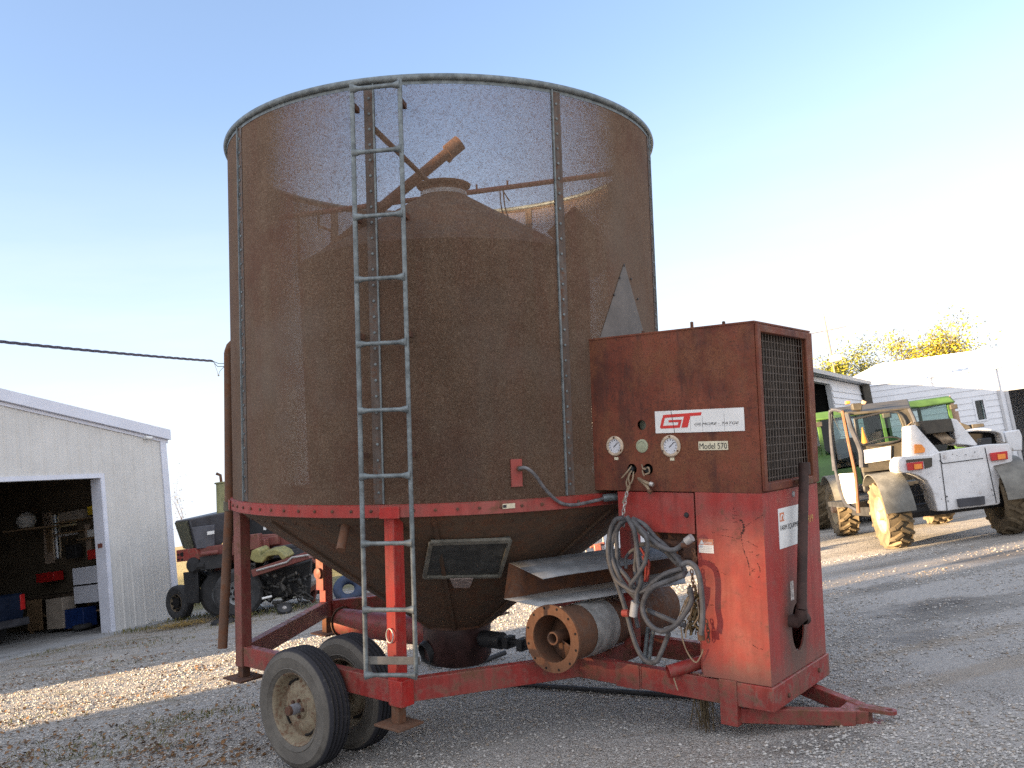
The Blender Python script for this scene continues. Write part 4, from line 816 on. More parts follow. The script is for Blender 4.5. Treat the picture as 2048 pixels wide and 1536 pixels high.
for (x0, y0, x1, y1) in ((1296, 1255, 1288, 1330), (1306, 1262, 1298, 1318)):
    b = mb(); b.tube(pth([(x0, y0), (x1, y1)], .32), .016, 8); b.build('control_rod', M['galv'], DR)
b = mb(); rs = random.Random(4)
for k in range(60):
    p = onr(1405 + rs.gauss(0, 9), 1400, .40); b.tube([p + V((0, rs.uniform(-.05, .05), .06)), p + V((rs.gauss(0, .04), rs.uniform(-.05, .05), -.12 - .1 * rs.random()))], .0022, 4)
b.build('twine_clump', plain('old_twine', (.09, .065, .035), .9, .5, 30), DR)

# ------------------------------------------------------------------ loose pieces lying on the frame: sheet trough and auger tube
TR = empty('sheet_trough', 'open three-sided grey sheet metal trough lying on the auger tube under the bin', 'trough', D(1190, 1180, 6.9)); Xt = Matrix.Translation(-TR.location)
f_ = lambda p: Xt @ V(p)
A = [D(1086, 1158, 6.45), D(1018, 1125, 6.85), D(1008, 1198, 6.85), D(1080, 1213, 6.5)]; B = [D(1398, 1106, 7.1), D(1385, 1078, 7.5), D(1366, 1140, 7.5), D(1372, 1166, 7.1)]
b = MB(); N_ = 10; vs = []
for i in range(N_ + 1):
    for j in range(4):
        p = A[j].lerp(B[j], i / N_); p = p + V((0, 0, .003 * sin(i * 1.3 + j * 2) if 0 < i < N_ else 0)); vs.append(f_(p))
b.add(vs, [(i * 4 + j, i * 4 + j + 1, (i + 1) * 4 + j + 1, (i + 1) * 4 + j) for i in range(N_) for j in range(3)])
b.mi = [1 if k % 3 == 1 else (2 if k % 3 == 2 else 0) for k in range(3 * N_)]; b.build('trough_sheet', [plain('bluish_galvanised_flange', (.25, .265, .285), .5, .35, 2.5, .1, .08), M['rust_dark'], M['galv_sheet']], TR, smooth=20, solid=.006)  # web in dark rust: brown inside, with its shade put into the colour
AT = empty('auger_tube', 'rusty flanged auger tube with grey band lying across the red frame beam', 'auger tube', D(1105, 1277, 6.45)); Xa = Matrix.Translation(-AT.location); g_ = lambda p: Xa @ V(p)
a0, a1 = D(1105, 1277, 6.45), D(1327, 1207, 7.7); ad_ = (a1 - a0).normalized(); La = (a1 - a0).length
b = MB(); b.rev([(.178, 0), (.195, 0), (.195, .62), (.190, .64), (.190, La - .05), (.178, La - .05)], g_(a0), ad_, 48, closed=True); tb = b.build('tube_wall', M['rust'], AT)
b = MB(); b.rev([(.170, -.012), (.243, -.012), (.243, .008), (.170, .008)], g_(a0), ad_, 48, closed=True); fl = b.build('flange', paint('orange_rust_flange', (.13, .062, .034), (.165, .082, .045), rust=.4, dust=(.14, .105, .08), dusty=.35, rough=.8, scale=6, scratch=0), AT)
b = MB()
s1 = ad_.orthogonal().normalized(); s2 = ad_.cross(s1)
for k in range(12): b.disc(g_(a0 - ad_ * .0135 + (s1 * cos(k * pi / 6) + s2 * sin(k * pi / 6)) * .222), ad_, .010, 8)
b.build('bolt_hole', M['dark_hole'], fl, smooth=0)
b = MB(); b.rev([(.1975, .30), (.202, .30), (.202, .60), (.1975, .60)], g_(a0), ad_, 40, closed=True); b.build('grey_band', plain('worn_grey_band', (.27, .27, .26), .6, .35, 9), AT)
b = MB(); b.rev([(0, .36), (.16, .36), (.178, .40)], g_(a0), ad_, 32); b.build('back_plate', M['rust_dark'], AT)
b = MB(); b.rev([(.036, .0), (.048, .0), (.048, .38), (.036, .38)], g_(a0), ad_, 20, closed=True); sh = b.build('auger_shaft', M['rust'], AT)
b = MB(); nf = 40; vs = []
for k in range(nf + 1):
    a = 1.2 + 5.0 * k / nf; h = .06 + .28 * k / nf
    for rr_ in (.046, .165): vs.append(g_(a0 + ad_ * h + (s1 * cos(a) + s2 * sin(a)) * rr_))
b.add(vs, [(2 * k, 2 * k + 1, 2 * k + 3, 2 * k + 2) for k in range(nf)]); b.build('flighting', M['rust'], sh, solid=.008)
b = MB(); b.rev([(.16, -.06), (.16, -.02), (.14, .02), (.08, .05), (0, .055)], g_(a1), ad_, 32); b.rev([(0, -.065), (.12, -.06), (.16, -.05)], g_(a1), ad_, 32); b.build('end_cap', M['rust'], AT)
# ------------------------------------------------------------------ workshop at the left
GC = V((-9.15, 22.15, ZG)); GA = V((-.40, -.917, 0)).normalized(); GB = V((-GA.y, GA.x, 0)); GB = GB if GB.x < 0 else -GB; GN = -GB
def gp(a, d, z): return GC + GA * a + GB * d + V((0, 0, z))
def onGd(x, y, d): r_ = ray(x, y); t = (d - (CAM - GC).dot(GB)) / r_.dot(GB); p = CAM + r_ * t - GC; return p.dot(GA), p.z
def onGa(x, y, a): r_ = ray(x, y); t = (a - (CAM - GC).dot(GA)) / r_.dot(GA); p = CAM + r_ * t - GC; return p.dot(GB), p.z
_, z_eave = onGd(325, 866, 0); aL, zL = onGd(0, 788, 0); slope = (zL - z_eave) / aL; AR = 6.6; z_rid = z_eave + slope * AR
aj, _ = onGd(222, 1262, 0); _, z_dr = onGd(100, 960, 0); AD = aj + 5.2; GW = 2 * AR; GD = 9.0
GAR = empty('workshop', 'beige steel workshop with white trim and a wide open doorway', 'workshop', GC); XG = Matrix.Translation(-GC)
def gm(p): return XG @ gp(*p)
def gmb(): return MB(gm)
def ztop(a): return z_eave + slope * (a if a < AR else GW - a)
b = gmb()
def slab(a0, a1, zf, d0=0.0, d1=.12):
    b.add([(a0, d0, zf(a0, 0)), (a1, d0, zf(a1, 0)), (a1, d0, zf(a1, 1)), (a0, d0, zf(a0, 1)), (a0, d1, zf(a0, 0)), (a1, d1, zf(a1, 0)), (a1, d1, zf(a1, 1)), (a0, d1, zf(a0, 1))], [(0, 1, 2, 3), (4, 7, 6, 5), (0, 4, 5, 1), (1, 5, 6, 2), (2, 6, 7, 3), (3, 7, 4, 0)])
slab(0, aj, lambda a, t: ztop(a) if t else 0); slab(aj, AR, lambda a, t: ztop(a) if t else z_dr); slab(AR, AD, lambda a, t: ztop(a) if t else z_dr) if AD > AR else None
slab(max(AD, AR), GW, lambda a, t: ztop(a) if t else 0)
k = 0
while True:
    a = .10 + k * .1524; k += 1
    if a > GW - .1: break
    z0 = z_dr + .08 if aj < a < AD else 0.02; big_ = k % 2 == 1; hh_ = .020 if big_ else .006; wb = .034 if big_ else .022
    b.add([(a - wb, 0, z0), (a - wb * .4, -hh_, z0), (a + wb * .4, -hh_, z0), (a + wb, 0, z0), (a - wb, 0, ztop(a) - .1), (a - wb * .4, -hh_, ztop(a) - .1), (a + wb * .4, -hh_, ztop(a) - .1), (a + wb, 0, ztop(a) - .1)], [(0, 1, 5, 4), (1, 2, 6, 5), (2, 3, 7, 6)])
b.build('front_wall', M['siding'], GAR, smooth=0)
wa0, wz1 = onGa(150, 1022, .16); wa1, wz0 = onGa(106, 1118, .16); wd0, wd1 = min(wa0, wa1), max(wa0, wa1)
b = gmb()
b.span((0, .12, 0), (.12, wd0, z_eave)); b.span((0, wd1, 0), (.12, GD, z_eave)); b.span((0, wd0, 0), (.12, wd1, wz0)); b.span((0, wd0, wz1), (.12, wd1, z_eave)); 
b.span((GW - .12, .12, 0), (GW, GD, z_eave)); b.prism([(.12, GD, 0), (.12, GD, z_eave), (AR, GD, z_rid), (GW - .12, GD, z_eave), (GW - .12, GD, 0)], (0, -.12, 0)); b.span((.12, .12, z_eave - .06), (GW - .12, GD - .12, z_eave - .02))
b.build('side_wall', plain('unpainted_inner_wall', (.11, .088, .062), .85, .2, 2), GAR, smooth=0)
b = gmb(); b.span((.02, wd0, wz0), (.07, wd0 + .05, wz1)); b.span((.02, wd1 - .05, wz0), (.07, wd1, wz1)); b.span((.02, wd0, (wz0 + wz1) / 2 - .025), (.07, wd1, (wz0 + wz1) / 2 + .025)); wdw = b.build('window', M['trim_white'], GAR)
b = gmb(); b.quad((.045, wd0, wz0), (.045, wd1, wz0), (.045, wd1, wz1), (.045, wd0, wz1)); b.build('pane', M['glass'], wdw, smooth=0)
b = gmb()
for s in (0, 1):
    P4 = [(-.10 if not s else GW + .10, -.35), (AR, -.08)]
    za, zb = z_eave - slope * .10 + .02, z_rid + .02
    x0 = P4[0][0]
    b.hexa([(x0, -.08, za), (AR, -.08, zb), (AR, GD + .3, zb), (x0, GD + .3, za), (x0, -.08, za + .05), (AR, -.08, zb + .05), (AR, GD + .3, zb + .05), (x0, GD + .3, za + .05)])
b.build('roof', M['white_roof'], GAR, smooth=0)
b = gmb()
for s in (0, 1):
    x0 = -.12 if not s else GW + .12; za, zb = z_eave - slope * .12, z_rid
    b.hexa([(x0, -.125, za - .17), (AR, -.125, zb - .17), (AR, -.085, zb - .17), (x0, -.085, za - .17), (x0, -.125, za + .09), (AR, -.125, zb + .09), (AR, -.085, zb + .09), (x0, -.085, za + .09)])
    b.hexa([(x0 + (.03 if not s else -.03), -.082, za - .17), (AR, -.082, zb - .17), (AR, -.003, zb - .17), (x0 + (.03 if not s else -.03), -.003, za - .17), (x0 + (.03 if not s else -.03), -.082, za - .155), (AR, -.082, zb - .155), (AR, -.003, zb - .155), (x0 + (.03 if not s else -.03), -.003, za - .155)])
    b.hexa([(x0 + (.03 if not s else -.03), -.04, za - .25), (AR, -.04, zb - .25), (AR, -.003, zb - .25), (x0 + (.03 if not s else -.03), -.003, za - .25), (x0 + (.03 if not s else -.03), -.04, za - .175), (AR, -.04, zb - .175), (AR, -.003, zb - .175), (x0 + (.03 if not s else -.03), -.003, za - .175)])
b.build('fascia', M['trim_white'], GAR, smooth=0)
b = gmb(); b.span((-.03, -.035, 0), (.16, -.003, z_eave - .2)); b.span((-.035, -.03, 0), (-.003, .2, z_eave - .1)); b.build('corner_trim', M['trim_white'], GAR, smooth=0)
b = gmb(); b.span((aj - .10, -.04, 0), (aj - .002, .0, z_dr + .10)); b.span((aj - .002, -.03, 0), (aj + .012, .30, z_dr)); b.span((aj - .002, -.04, z_dr), (AD + .1, -.003, z_dr + .10)); b.span((AD, -.04, 0), (AD + .1, -.003, z_dr)); b.build('door_trim', M['trim_white'], GAR, smooth=0)
b = gmb(); b.span((.13, -.55, -.06), (GW - .13, GD - .13, .02)); b.build('floor_slab', M['concrete'], GAR, smooth=0)
b = gmb(); d_, z_ = .3, 1; a_, z_ = onGd(218, 1089, 0); b.span((aj + .012, .06, z_ - .05), (aj + .03, .20, z_ + .05)); b.build('strike_plate', M['red_dark'], GAR)
a_, z_ = onGd(287, 876, 0); SC = gp(a_, -.02, z_); cam_o = empty('security_camera', 'small white bullet camera under the workshop eave', 'security camera', SC)
b = MB(); b.tube([GN * -.02, GN * .06], .045, 12); q = (GN * .8 - GA * .9 + V((0, 0, -.25))).normalized(); b.tube([GN * .06, GN * .06 + q * .16], .042, 12); b.build('housing', M['white'], cam_o)
b = MB(); b.tube([GN * .06 + q * .158, GN * .06 + q * .165], .034, 12); b.build('lens', M['black'], cam_o)
# contents of the workshop
def inside(name, label, cat, px, a, depth, mat, rim=None, group=None):      # upright box whose outline (x0,y0,x1,y1 in the photo) lies a metres off the right wall
    x0, y0, x1, y1 = px; d0, z1 = onGa(x1, y0, a); d1, z0 = onGa(x0, y1, a); d0, d1 = min(d0, d1), max(d0, d1)
    b = gmb(); b.span((a - depth, d0, z0), (a, d1, z1)); o = b.build(name, M[mat] if isinstance(mat, str) else mat, None, bevel=.012); o.location = GC
    return tag(o, label, cat, group), (d0, d1, z0, z1)
def z5g(x0, y0, x1, y1): return (x0 / 3.6575, 900 + y0 / 3.6575, x1 / 3.6575, 900 + y1 / 3.6575)
WB = empty('workbench', 'long board workbench with open lower shelf along the workshop wall', 'workbench', GC)
b = gmb(); d1, zt = onGa(185 / 3.6575, 900 + 872 / 3.6575, .85); d0 = onGa(770 / 3.6575, 900 + 815 / 3.6575, .85)[0]; zt = .95
b.span((.14, d0, zt - .06), (.85, d1, zt)); b.build('bench_top', plain('dark_oily_board', (.07, .05, .035), .8, .3, 3), WB, bevel=.006)
b = gmb(); b.span((.14, d0, .42), (.80, d1, .46)); b.build('lower_shelf', M['wood'], WB)
for q in (d0 + .05, (d0 + d1) / 2, d1 - .05):
    b = gmb(); b.span((.75, q - .045, .02), (.84, q + .045, zt - .06)); b.build('leg', M['wood'], WB)
    b = gmb(); b.span((.14, q - .045, .02), (.23, q + .045, zt - .06)); b.build('leg', M['wood'], WB)
b = gmb(); b.span((.84, d1 - .55, .1), (.87, d1 + .02, zt - .06)); b.build('end_panel', M['wood'], WB)
SHF = empty('wall_shelf', 'dark board shelves hung on the workshop wall beside the window', 'shelf', GC)
for (x0, x1, y) in ((395, 760, 535), (330, 560, 625), (560, 780, 655)):
    b = gmb(); da, z_ = onGa(x0 / 3.6575, 900 + y / 3.6575, .45); db, _ = onGa(x1 / 3.6575, 900 + (y - 40) / 3.6575, .45); b.span((.13, min(da, db), z_ - .03), (.45, max(da, db), z_)); b.build('board', M['wood'], SHF)
for (x0, y0, x1, y1) in ((296, 455, 340, 840), (600, 545, 620, 790)):
    b = gmb(); px = z5g(x0, y0, x1, y1); da, z1_ = onGa(px[2], px[1], .3); db, z0_ = onGa(px[0], px[3], .3); b.span((.13, min(da, db), z0_), (.16, max(da, db), z1_)); b.build('upright', plain('pale_board', (.42, .33, .26), .8, .15, 4), SHF)
inside('storage_tote', 'translucent grey tote on the upper workshop shelf', 'storage box', z5g(430, 432, 600, 528), .42, .25, 'beige_tub')
inside('yellow_case', 'small bright yellow case on the upper workshop shelf', 'case', z5g(640, 395, 745, 478), .44, .25, 'yellow')
inside('white_spray_gun', 'white hand sprayer lying on the workshop shelf by the door jamb', 'sprayer', z5g(640, 565, 765, 640), .42, .12, 'white')
inside('red_toolbox', 'red toolbox on the workbench beside the door jamb', 'toolbox', z5g(640, 715, 770, 805), .6, .3, 'logo_red')
inside('red_fuel_can', 'red fuel can on the lower shelf of the workbench', 'fuel can', z5g(265, 890, 390, 975), .7, .3, 'red_lens')
inside('black_battery_charger', 'black box on the workbench under the window', 'charger', z5g(485, 690, 552, 800), .6, .2, 'black')
cbn, (d0, d1, z0, z1) = inside('metal_cabinet', 'grey white two-door cabinet below the workbench', 'cabinet', z5g(548, 838, 722, 1130), 1.0, .5, 'black')
for (za, zb) in ((z0 + .01, (z0 + z1) / 2 - .02), ((z0 + z1) / 2 + .02, z1 - .01)):
    b = gmb(); b.span((1.002, d0 + .01, za), (1.02, d1 - .01, zb)); o = b.build('cabinet_door', plain('cabinet_white', (.66, .68, .76), .5, .05, 3, 0, .02), cbn, bevel=.01)
inside('waste_bin', 'tall beige plastic waste bin on the workshop floor', 'waste bin', z5g(345, 1080, 452, 1316), 1.25, .4, 'beige_tub')
inside('blue_tub', 'dark blue plastic tub on the workshop floor beside the waste bin', 'tub', z5g(462, 1155, 605, 1312), 1.2, .4, 'blue_tub')
o = MB(); p = gp(1.3, onGa(165, 1255, 1.3)[0], .13); o.rev([(.16 + .07 * cos(t_), .06 * sin(t_)) for t_ in [2 * pi * i / 12 for i in range(12)]], p, (0, 0, 1), 24, closed=True)
tag(o.build('spare_tyre', M['tread_tyre'], None), 'small black tyre lying flat on the workshop floor', 'tyre')
o = MB(); d_, z_ = onGa(52, 1040, 1.2); p = gp(1.2, d_, z_); o.rev([(0, -.22), (.16, -.20), (.24, -.05), (.22, .08), (.12, .18), (.05, .22), (0, .22)], p, (0, 0, 1), 20)
tag(o.build('white_sack', plain('dull_white_sack', (.42, .42, .41), .7, .2, 6), None), 'rounded white sack high on the workshop wall rack', 'sack')
b = gmb(); b.span((.13, d_ - .30, z_ - .26), (1.45, d_ + .6, z_ - .22)); b.span((.13, d_ + .4, z_ - .9), (.2, d_ + .6, z_ - .26)); o = b.build('wall_rack', plain('tan_board', (.22, .15, .09), .8, .2, 4), None); o.location = GC; tag(o, 'board rack holding the white sack in the workshop', 'rack')
# dark blue pickup backed into the workshop, only its tail showing
TK = empty('pickup_truck', 'dark blue pickup truck parked inside the workshop, red tail lamp showing', 'pickup truck', gp(onGd(47, 1180, 2.4)[0], 2.4, 0)); kt = lambda p: GA * p[0] + GB * p[1] + V((0, 0, p[2]))
def kmb(): return MB(kt)
b = kmb(); b.prism([(0, 0, .75), (0, 0, 1.18), (0, 2.0, 1.2), (0, 2.1, 1.75), (0, 3.4, 1.75), (0, 3.9, 1.2), (0, 4.8, 1.1), (0, 4.8, .55), (0, 0.05, .55)], (1.85, 0, 0)); body = b.build('body', M['blue'], TK, bevel=.05)
for a in (-.012, 1.74):
    b = kmb(); b.span((a, -.02, .78), (a + .12, .10, 1.14)); b.build('tail_lamp', M['red_lens'], body, bevel=.01)
b = kmb(); b.span((-.02, -.14, .42), (1.87, -.01, .60)); b.build('bumper', M['charcoal'], TK, bevel=.03)
for (a, d) in ((.02, 1.0), (.02, 4.0), (1.62, 1.0), (1.62, 4.0)):
    b = kmb(); b.rev([(.2, -.0), (.34, 0), (.37, .03), (.37, .2), (.34, .23), (.2, .23)], (a, d, .37), (1, 0, 0), 28, closed=True); w_ = b.build('wheel', M['tread_tyre'], TK)
    b = kmb(); b.rev([(.2, .02), (.15, .05), (0, .05)], (a, d, .37), (1, 0, 0), 20); b.rev([(.2, .2), (.15, .18), (0, .18)], (a, d, .37), (1, 0, 0), 20); b.build('rim', M['steel'], w_)
# service cable and the mast it is anchored on
MT = D(456, 715, 20.0); b = MB(); b.tube([V((MT.x, MT.y, ZG)), V((MT.x, MT.y, MT.z))], .045, 10); tag(b.build('service_mast', M['pole_wood'], None), 'slim service mast behind the leaning rusty spout pipe', 'mast')
c0 = D(0, 683, 14.0); c1 = D(425, 722, 19.6); far_ = c0 + (c0 - c1).normalized() * 14 + V((0, 0, 1.3)); path = []
for i in range(141):
    t_ = i / 140; p = far_.lerp(c1, t_); p.z -= .55 * 4 * t_ * (1 - t_) * .35; path.append(p)
s0 = min(range(141), key=lambda i: (path[i] - c0).length); dz = c0.z - path[s0].z
path = [p + V((0, 0, dz * min(1, (140 - i) / (140 - s0)))) for i, p in enumerate(path)]
CBL = empty('overhead_cable', 'twisted dark overhead cable running from the left to the bin edge', 'cable', path[0]); o0 = path[0]
for k in range(3):
    b = MB(); pp = []
    for i in range(len(path) * 3 - 2):
        j, fr_ = divmod(i, 3); q = path[j] if fr_ == 0 else path[j].lerp(path[j + 1], fr_ / 3); a = i * .42 + k * 2.094; pp.append(q - o0 + V((0, cos(a), sin(a))) * .016)
    b.tube(pp, .0135, 6); b.build('strand', M['cable'], CBL)
b = MB(); e0 = c1 - o0; m1 = D(455, 727, 20) - o0; m2 = D(455, 733, 20) - o0
b.tube([e0, D(437, 727, 19.8) - o0, m1], .008, 5); b.tube([e0, D(435, 733, 19.8) - o0, m2], .008, 5); b.tube(spline([D(429, 728, 19.7) - o0, D(434, 742, 19.7) - o0, D(437, 751, 19.7) - o0, D(440, 742, 19.8) - o0, m1], 4), .006, 5); b.box(D(437, 751, 19.7) - o0, (.03, .03, .03)); b.build('dead_end_clamp', M['black'], CBL)

# ------------------------------------------------------------------ wheels with lugged tyres
def lug_tyre(b, o, ax, Rt, w, hole, n=18, lug=.05):
    o = V(o); ax = V(ax).normalized(); e1 = ax.cross(V((0, 0, 1))).normalized(); e2 = V((0, 0, 1)); e2 = (e2 - ax * e2.dot(ax)).normalized()
    b.rev([(hole, -w * .36), (hole + .05, -w * .45), (Rt * .80, -w * .5), (Rt * .93, -w * .47), (Rt - lug, -w * .40), (Rt - lug * .8, 0), (Rt - lug, w * .40), (Rt * .93, w * .47), (Rt * .80, w * .5), (hole + .05, w * .45), (hole, w * .36)], o, ax, 40, closed=True)
    for k in range(n * 2):
        s = 1 if k % 2 else -1; a = pi * k / n
        def pt(da, z, rr): return o + (e1 * cos(a + da) + e2 * sin(a + da)) * rr + ax * z
        p0, p1, p2 = pt(0, -s * w * .03, Rt - lug * .45), pt(.17, s * w * .26, Rt - lug * .5), pt(.24, s * w * .49, Rt - lug * 1.0)
        rd = (e1 * cos(a + .1) + e2 * sin(a + .1)); b.beam(p0, p1, lug * .95, lug * 1.0, rd); b.beam(p1, p2, lug * .95, lug * 1.2, rd)
def dish(b, o, ax, r, dep=.06): b.rev([(r, .03), (r * .97, .05), (r * .9, 0), (r * .62, -dep), (r * .35, -dep * .6), (r * .33, 0), (0, .01)], o, ax, 32)

# ------------------------------------------------------------------ telehandler
TC = V((7.28, 15.7, ZG)); TE = empty('telehandler', 'white and muddy grey telehandler seen from behind, lugged tyres and open cab door', 'telehandler', TC); XT = Matrix.Translation(-TC)
def tp(x, y, Y): return XT @ D(1600 + x / 4.518, 780 + y / 4.518, Y)
TR_ = V((.99, -.12, 0)).normalized(); TF = V((.12, .99, 0)).normalized()
def tpoly(b, pts, Y, dep, slope=0): return b.prism([tp(x, y, Y) for (x, y) in pts], TF * dep)
wl_ = G(1792, 1096); wf_ = G(1692, 1071)
for c in (wl_ + TR_ * .02, wf_ + TR_ * .02, wl_ + TR_ * 1.98, wf_ + TR_ * 1.98):
    o = XT @ (c + V((0, 0, .60))); left = (c - wl_).dot(TR_) < 1; ax = TR_ * (-1 if left else 1)
    b = MB(); lug_tyre(b, o, ax, .60, .42, .33, 16, .055); w_ = b.build('wheel', M['mud_tyre'], TE)
    b = MB(); dish(b, o + ax * .13, ax, .335, .05); rm = b.build('rim', M['mud_rim'], w_)
    b = MB(); b.rev([(.09, 0), (.085, .09), (.05, .11), (0, .11)], o + ax * .12, ax, 16); b.build('hub', M['stack'], rm)
    b = MB(); b.rev([(.70, -.24), (.715, -.24), (.715, .26), (.70, .26)], o + V((0, 0, .03)), ax, 18, closed=True, a0=-2.3 if not left else -3.1, a1=.0 if not left else -.8, ref=ax.cross(V((0, 0, 1)))) ; fe = b.build('fender', M['fender'], TE)
b = MB(); tpoly(b, [(890, 690), (898, 625), (930, 600), (1190, 585), (1258, 560), (1610, 505), (1700, 490), (1885, 482), (1915, 520), (1922, 640), (1860, 690), (1815, 760), (1800, 880), (1812, 1020), (1790, 1035), (1440, 1075), (1340, 1092), (1245, 1095), (1225, 1010), (1195, 900), (1150, 820), (1080, 775), (1000, 748), (930, 750), (897, 730)], 15.05, .55)
body = b.build('rear_body', M['tele_white'], TE, bevel=.015, smooth=20)
b = MB(); b.span(V((-.45, .3, .45)), V((.45, 3.6, .85))); b.span(V((-.65, .5, .5)), V((.65, 1.2, 1.1))); b.tube([XT @ (wl_ + V((.1, 0, .6))), XT @ (wl_ + TR_ * 1.9 + V((0, 0, .6)))], .12); b.tube([XT @ (wf_ + V((.1, 0, .6))), XT @ (wf_ + TR_ * 1.9 + V((0, 0, .6)))], .12); b.build('chassis', M['black'], TE, bevel=.01)
b = MB()
for pts in ([(1262, 570), (1268, 570), (1335, 1090), (1328, 1090)], [(1668, 520), (1674, 520), (1780, 1020), (1773, 1020)], [(1260, 640), (1290, 668), (1655, 620), (1655, 614), (1292, 661), (1265, 634)]): tpoly(b, pts, 15.04, .02)
b.build('panel_seam', M['black'], body, smooth=0)
b = MB(); rs = random.Random(8)
for (x, y, r_) in ((1328, 962, 14), (1338, 1003, 12), (1280, 985, 8), (1265, 790, 7), (1532, 745, 6), (1550, 828, 6), (1735, 905, 9), (1745, 950, 9), (1300, 617, 8), (1500, 585, 10), (1380, 580, 8), (1420, 592, 7), (1580, 560, 10), (1730, 900, 6), (1440, 600, 5), (1520, 640, 6)): 
    c = tp(x, y, 15.03); b.rev([(r_ * .00076 * 1.4, 0), (0, -.002)], c, TF * -1, 8)
b.build('dents', M['black'], body)
for pts in ([(970, 660), (1112, 645), (1118, 715), (982, 728)], [(1725, 570), (1875, 550), (1882, 625), (1738, 640)]):
    b = MB(); tpoly(b, pts, 14.98, .08); lm = b.build('tail_lamp', M['red_lens'], TE, bevel=.006)
    x0, y0 = pts[0]; b = MB(); tpoly(b, [(x0 + 60, y0 + 12), (x0 + 130, y0 + 5), (x0 + 136, y0 + 48), (x0 + 66, y0 + 58)], 14.965, .02); b.build('indicator', M['orange_lens'], lm)
b = MB(); tpoly(b, [(960, 630), (1195, 612), (1195, 690), (1130, 712), (1120, 640), (965, 655)], 15.03, .02); b.build('lamp_recess', M['tele_grey'], body)
b = MB(); tpoly(b, [(1425, 985), (1670, 958), (1676, 1035), (1440, 1060)], 14.99, .07); b.build('plate_holder', M['charcoal'], TE, bevel=.006)
for k in (0, 1):   # boom tower cheeks
    b = MB(); tpoly(b, [(1000, 318), (1045, 316), (1275, 575), (1200, 592), (1000, 600)] if k == 0 else [(1365, 255), (1420, 268), (1605, 490), (1590, 505), (1420, 485)], 15.25, .5); b.build('boom_cheek', M['tele_white'], TE, bevel=.012)
b = MB(); tpoly(b, [(1085, 280), (1365, 255), (1400, 370), (1150, 398)], 15.2, .3); b.build('boom_cover', M['tele_grey'], TE, bevel=.01)
b = MB(); tpoly(b, [(1130, 398), (1405, 368), (1440, 480), (1220, 492)], 15.5, .3); b.build('boom_recess_dark', M['dark_hole'], TE)  # near-black slab: the recess's shade put into its colour
for k in range(5):
    b = MB(); b.tube(spline([tp(1210 + k * 20, 400 - k * 4, 15.38), tp(1270 + k * 22, 440, 15.28), tp(1300 + k * 24, 478 - k * 4, 15.36)], 5), .028, 8); b.build('boom_hose', M['wire'], TE)
b = MB(); tpoly(b, [(1040, 490), (1100, 492), (1132, 530), (1128, 565), (1040, 572)], 15.2, .06); b.build('reflector', M['orange_lens'], TE, bevel=.005)
b = MB(); tpoly(b, [(1645, 435), (1730, 430), (1735, 490), (1645, 500)], 15.3, .25); b.build('filler_box', M['black'], TE, bevel=.01)
# engine cover on the right
b = MB(); tpoly(b, [(1485, 365), (1600, 345), (1780, 355), (1835, 375), (1860, 470), (1840, 480), (1815, 392), (1760, 375), (1600, 368), (1500, 385)], 16.2, 1.4); b.build('engine_cover', M['tele_white'], TE, bevel=.01)
b = MB(); tpoly(b, [(1500, 385), (1600, 370), (1815, 392), (1830, 500), (1560, 500)], 16.5, .8); b.build('engine_bay_dark', M['dark_hole'], TE)  # near-black block painted as the shaded opening under the cover
b = MB(); tpoly(b, [(1850, 380), (1985, 355), (2010, 420), (2012, 545), (1930, 550), (1870, 480)], 16.4, 1.2); b.build('side_tank', M['tele_white'], TE, bevel=.02)
b = MB(); tpoly(b, [(1440, 290), (1530, 320), (1550, 350), (1480, 352)], 16.3, .5); tpoly(b, [(1555, 310), (1660, 300), (1672, 330), (1560, 345)], 16.3, .3); b.build('intake_duct', M['tele_grey'], TE, bevel=.01)
# cab
CY = 16.2
b = MB(); tpoly(b, [(560, 500), (950, 445), (1000, 420), (1000, 700), (570, 745)], CY, .10); b.build('cab_rear_panel', M['tele_grey'], TE, bevel=.01)
b = MB(); tpoly(b, [(548, 548), (822, 505), (820, 630), (560, 668)], CY - .03, .02); b.build('white_panel', M['tele_white'], TE)
b = MB(); tpoly(b, [(880, 195), (1000, 162), (1045, 300), (1000, 430), (945, 445), (930, 320)], CY, .08); b.build('cab_quarter', M['tele_grey'], TE, bevel=.006)
b = MB(); b.hexa([tp(430, 205, CY), tp(1000, 158, CY), tp(975, 80, 17.7), tp(275, 165, 17.9), tp(425, 232, CY), tp(1000, 178, CY), tp(975, 100, 17.7), tp(275, 185, 17.9)]); b.build('cab_roof', M['tele_grey'], TE, bevel=.02)
def post(name, pts, r, mat):
    b = MB(); b.tube(spline([tp(*p) for p in pts], 5), r, 8); return b.build(name, M['charcoal' if name in ('cab_post', 'door_frame') and mat != 'rust' else mat], TE)
post('cab_post', [(425, 215, CY), (470, 360, CY), (545, 540, CY), (560, 700, CY)], .05, 'tele_grey'); post('cab_post', [(280, 185, 17.85), (285, 420, 17.8), (315, 730, 17.7)], .05, 'tele_grey')
post('cab_post', [(985, 165, CY), (1040, 300, CY), (1005, 430, CY)], .035, 'tele_grey')
post('window_frame', [(490, 262, CY - .02), (880, 200, CY - .02), (942, 430, CY - .02), (562, 492, CY - .02), (490, 262, CY - .02)], .02, 'black')
b = MB(); b.quad(tp(490, 262, CY + .01), tp(880, 200, CY + .01), tp(942, 440, CY + .01), (tp(560, 495, CY + .01))); b.build('rear_window', M['glass'], TE, smooth=0)
post('wiper', [(570, 495, CY - .06), (700, 450, CY - .06), (820, 425, CY - .06), (935, 445, CY - .06)], .012, 'black'); post('tie_rod', [(920, 365, CY - .05), (1010, 290, CY - .05)], .008, 'wire')
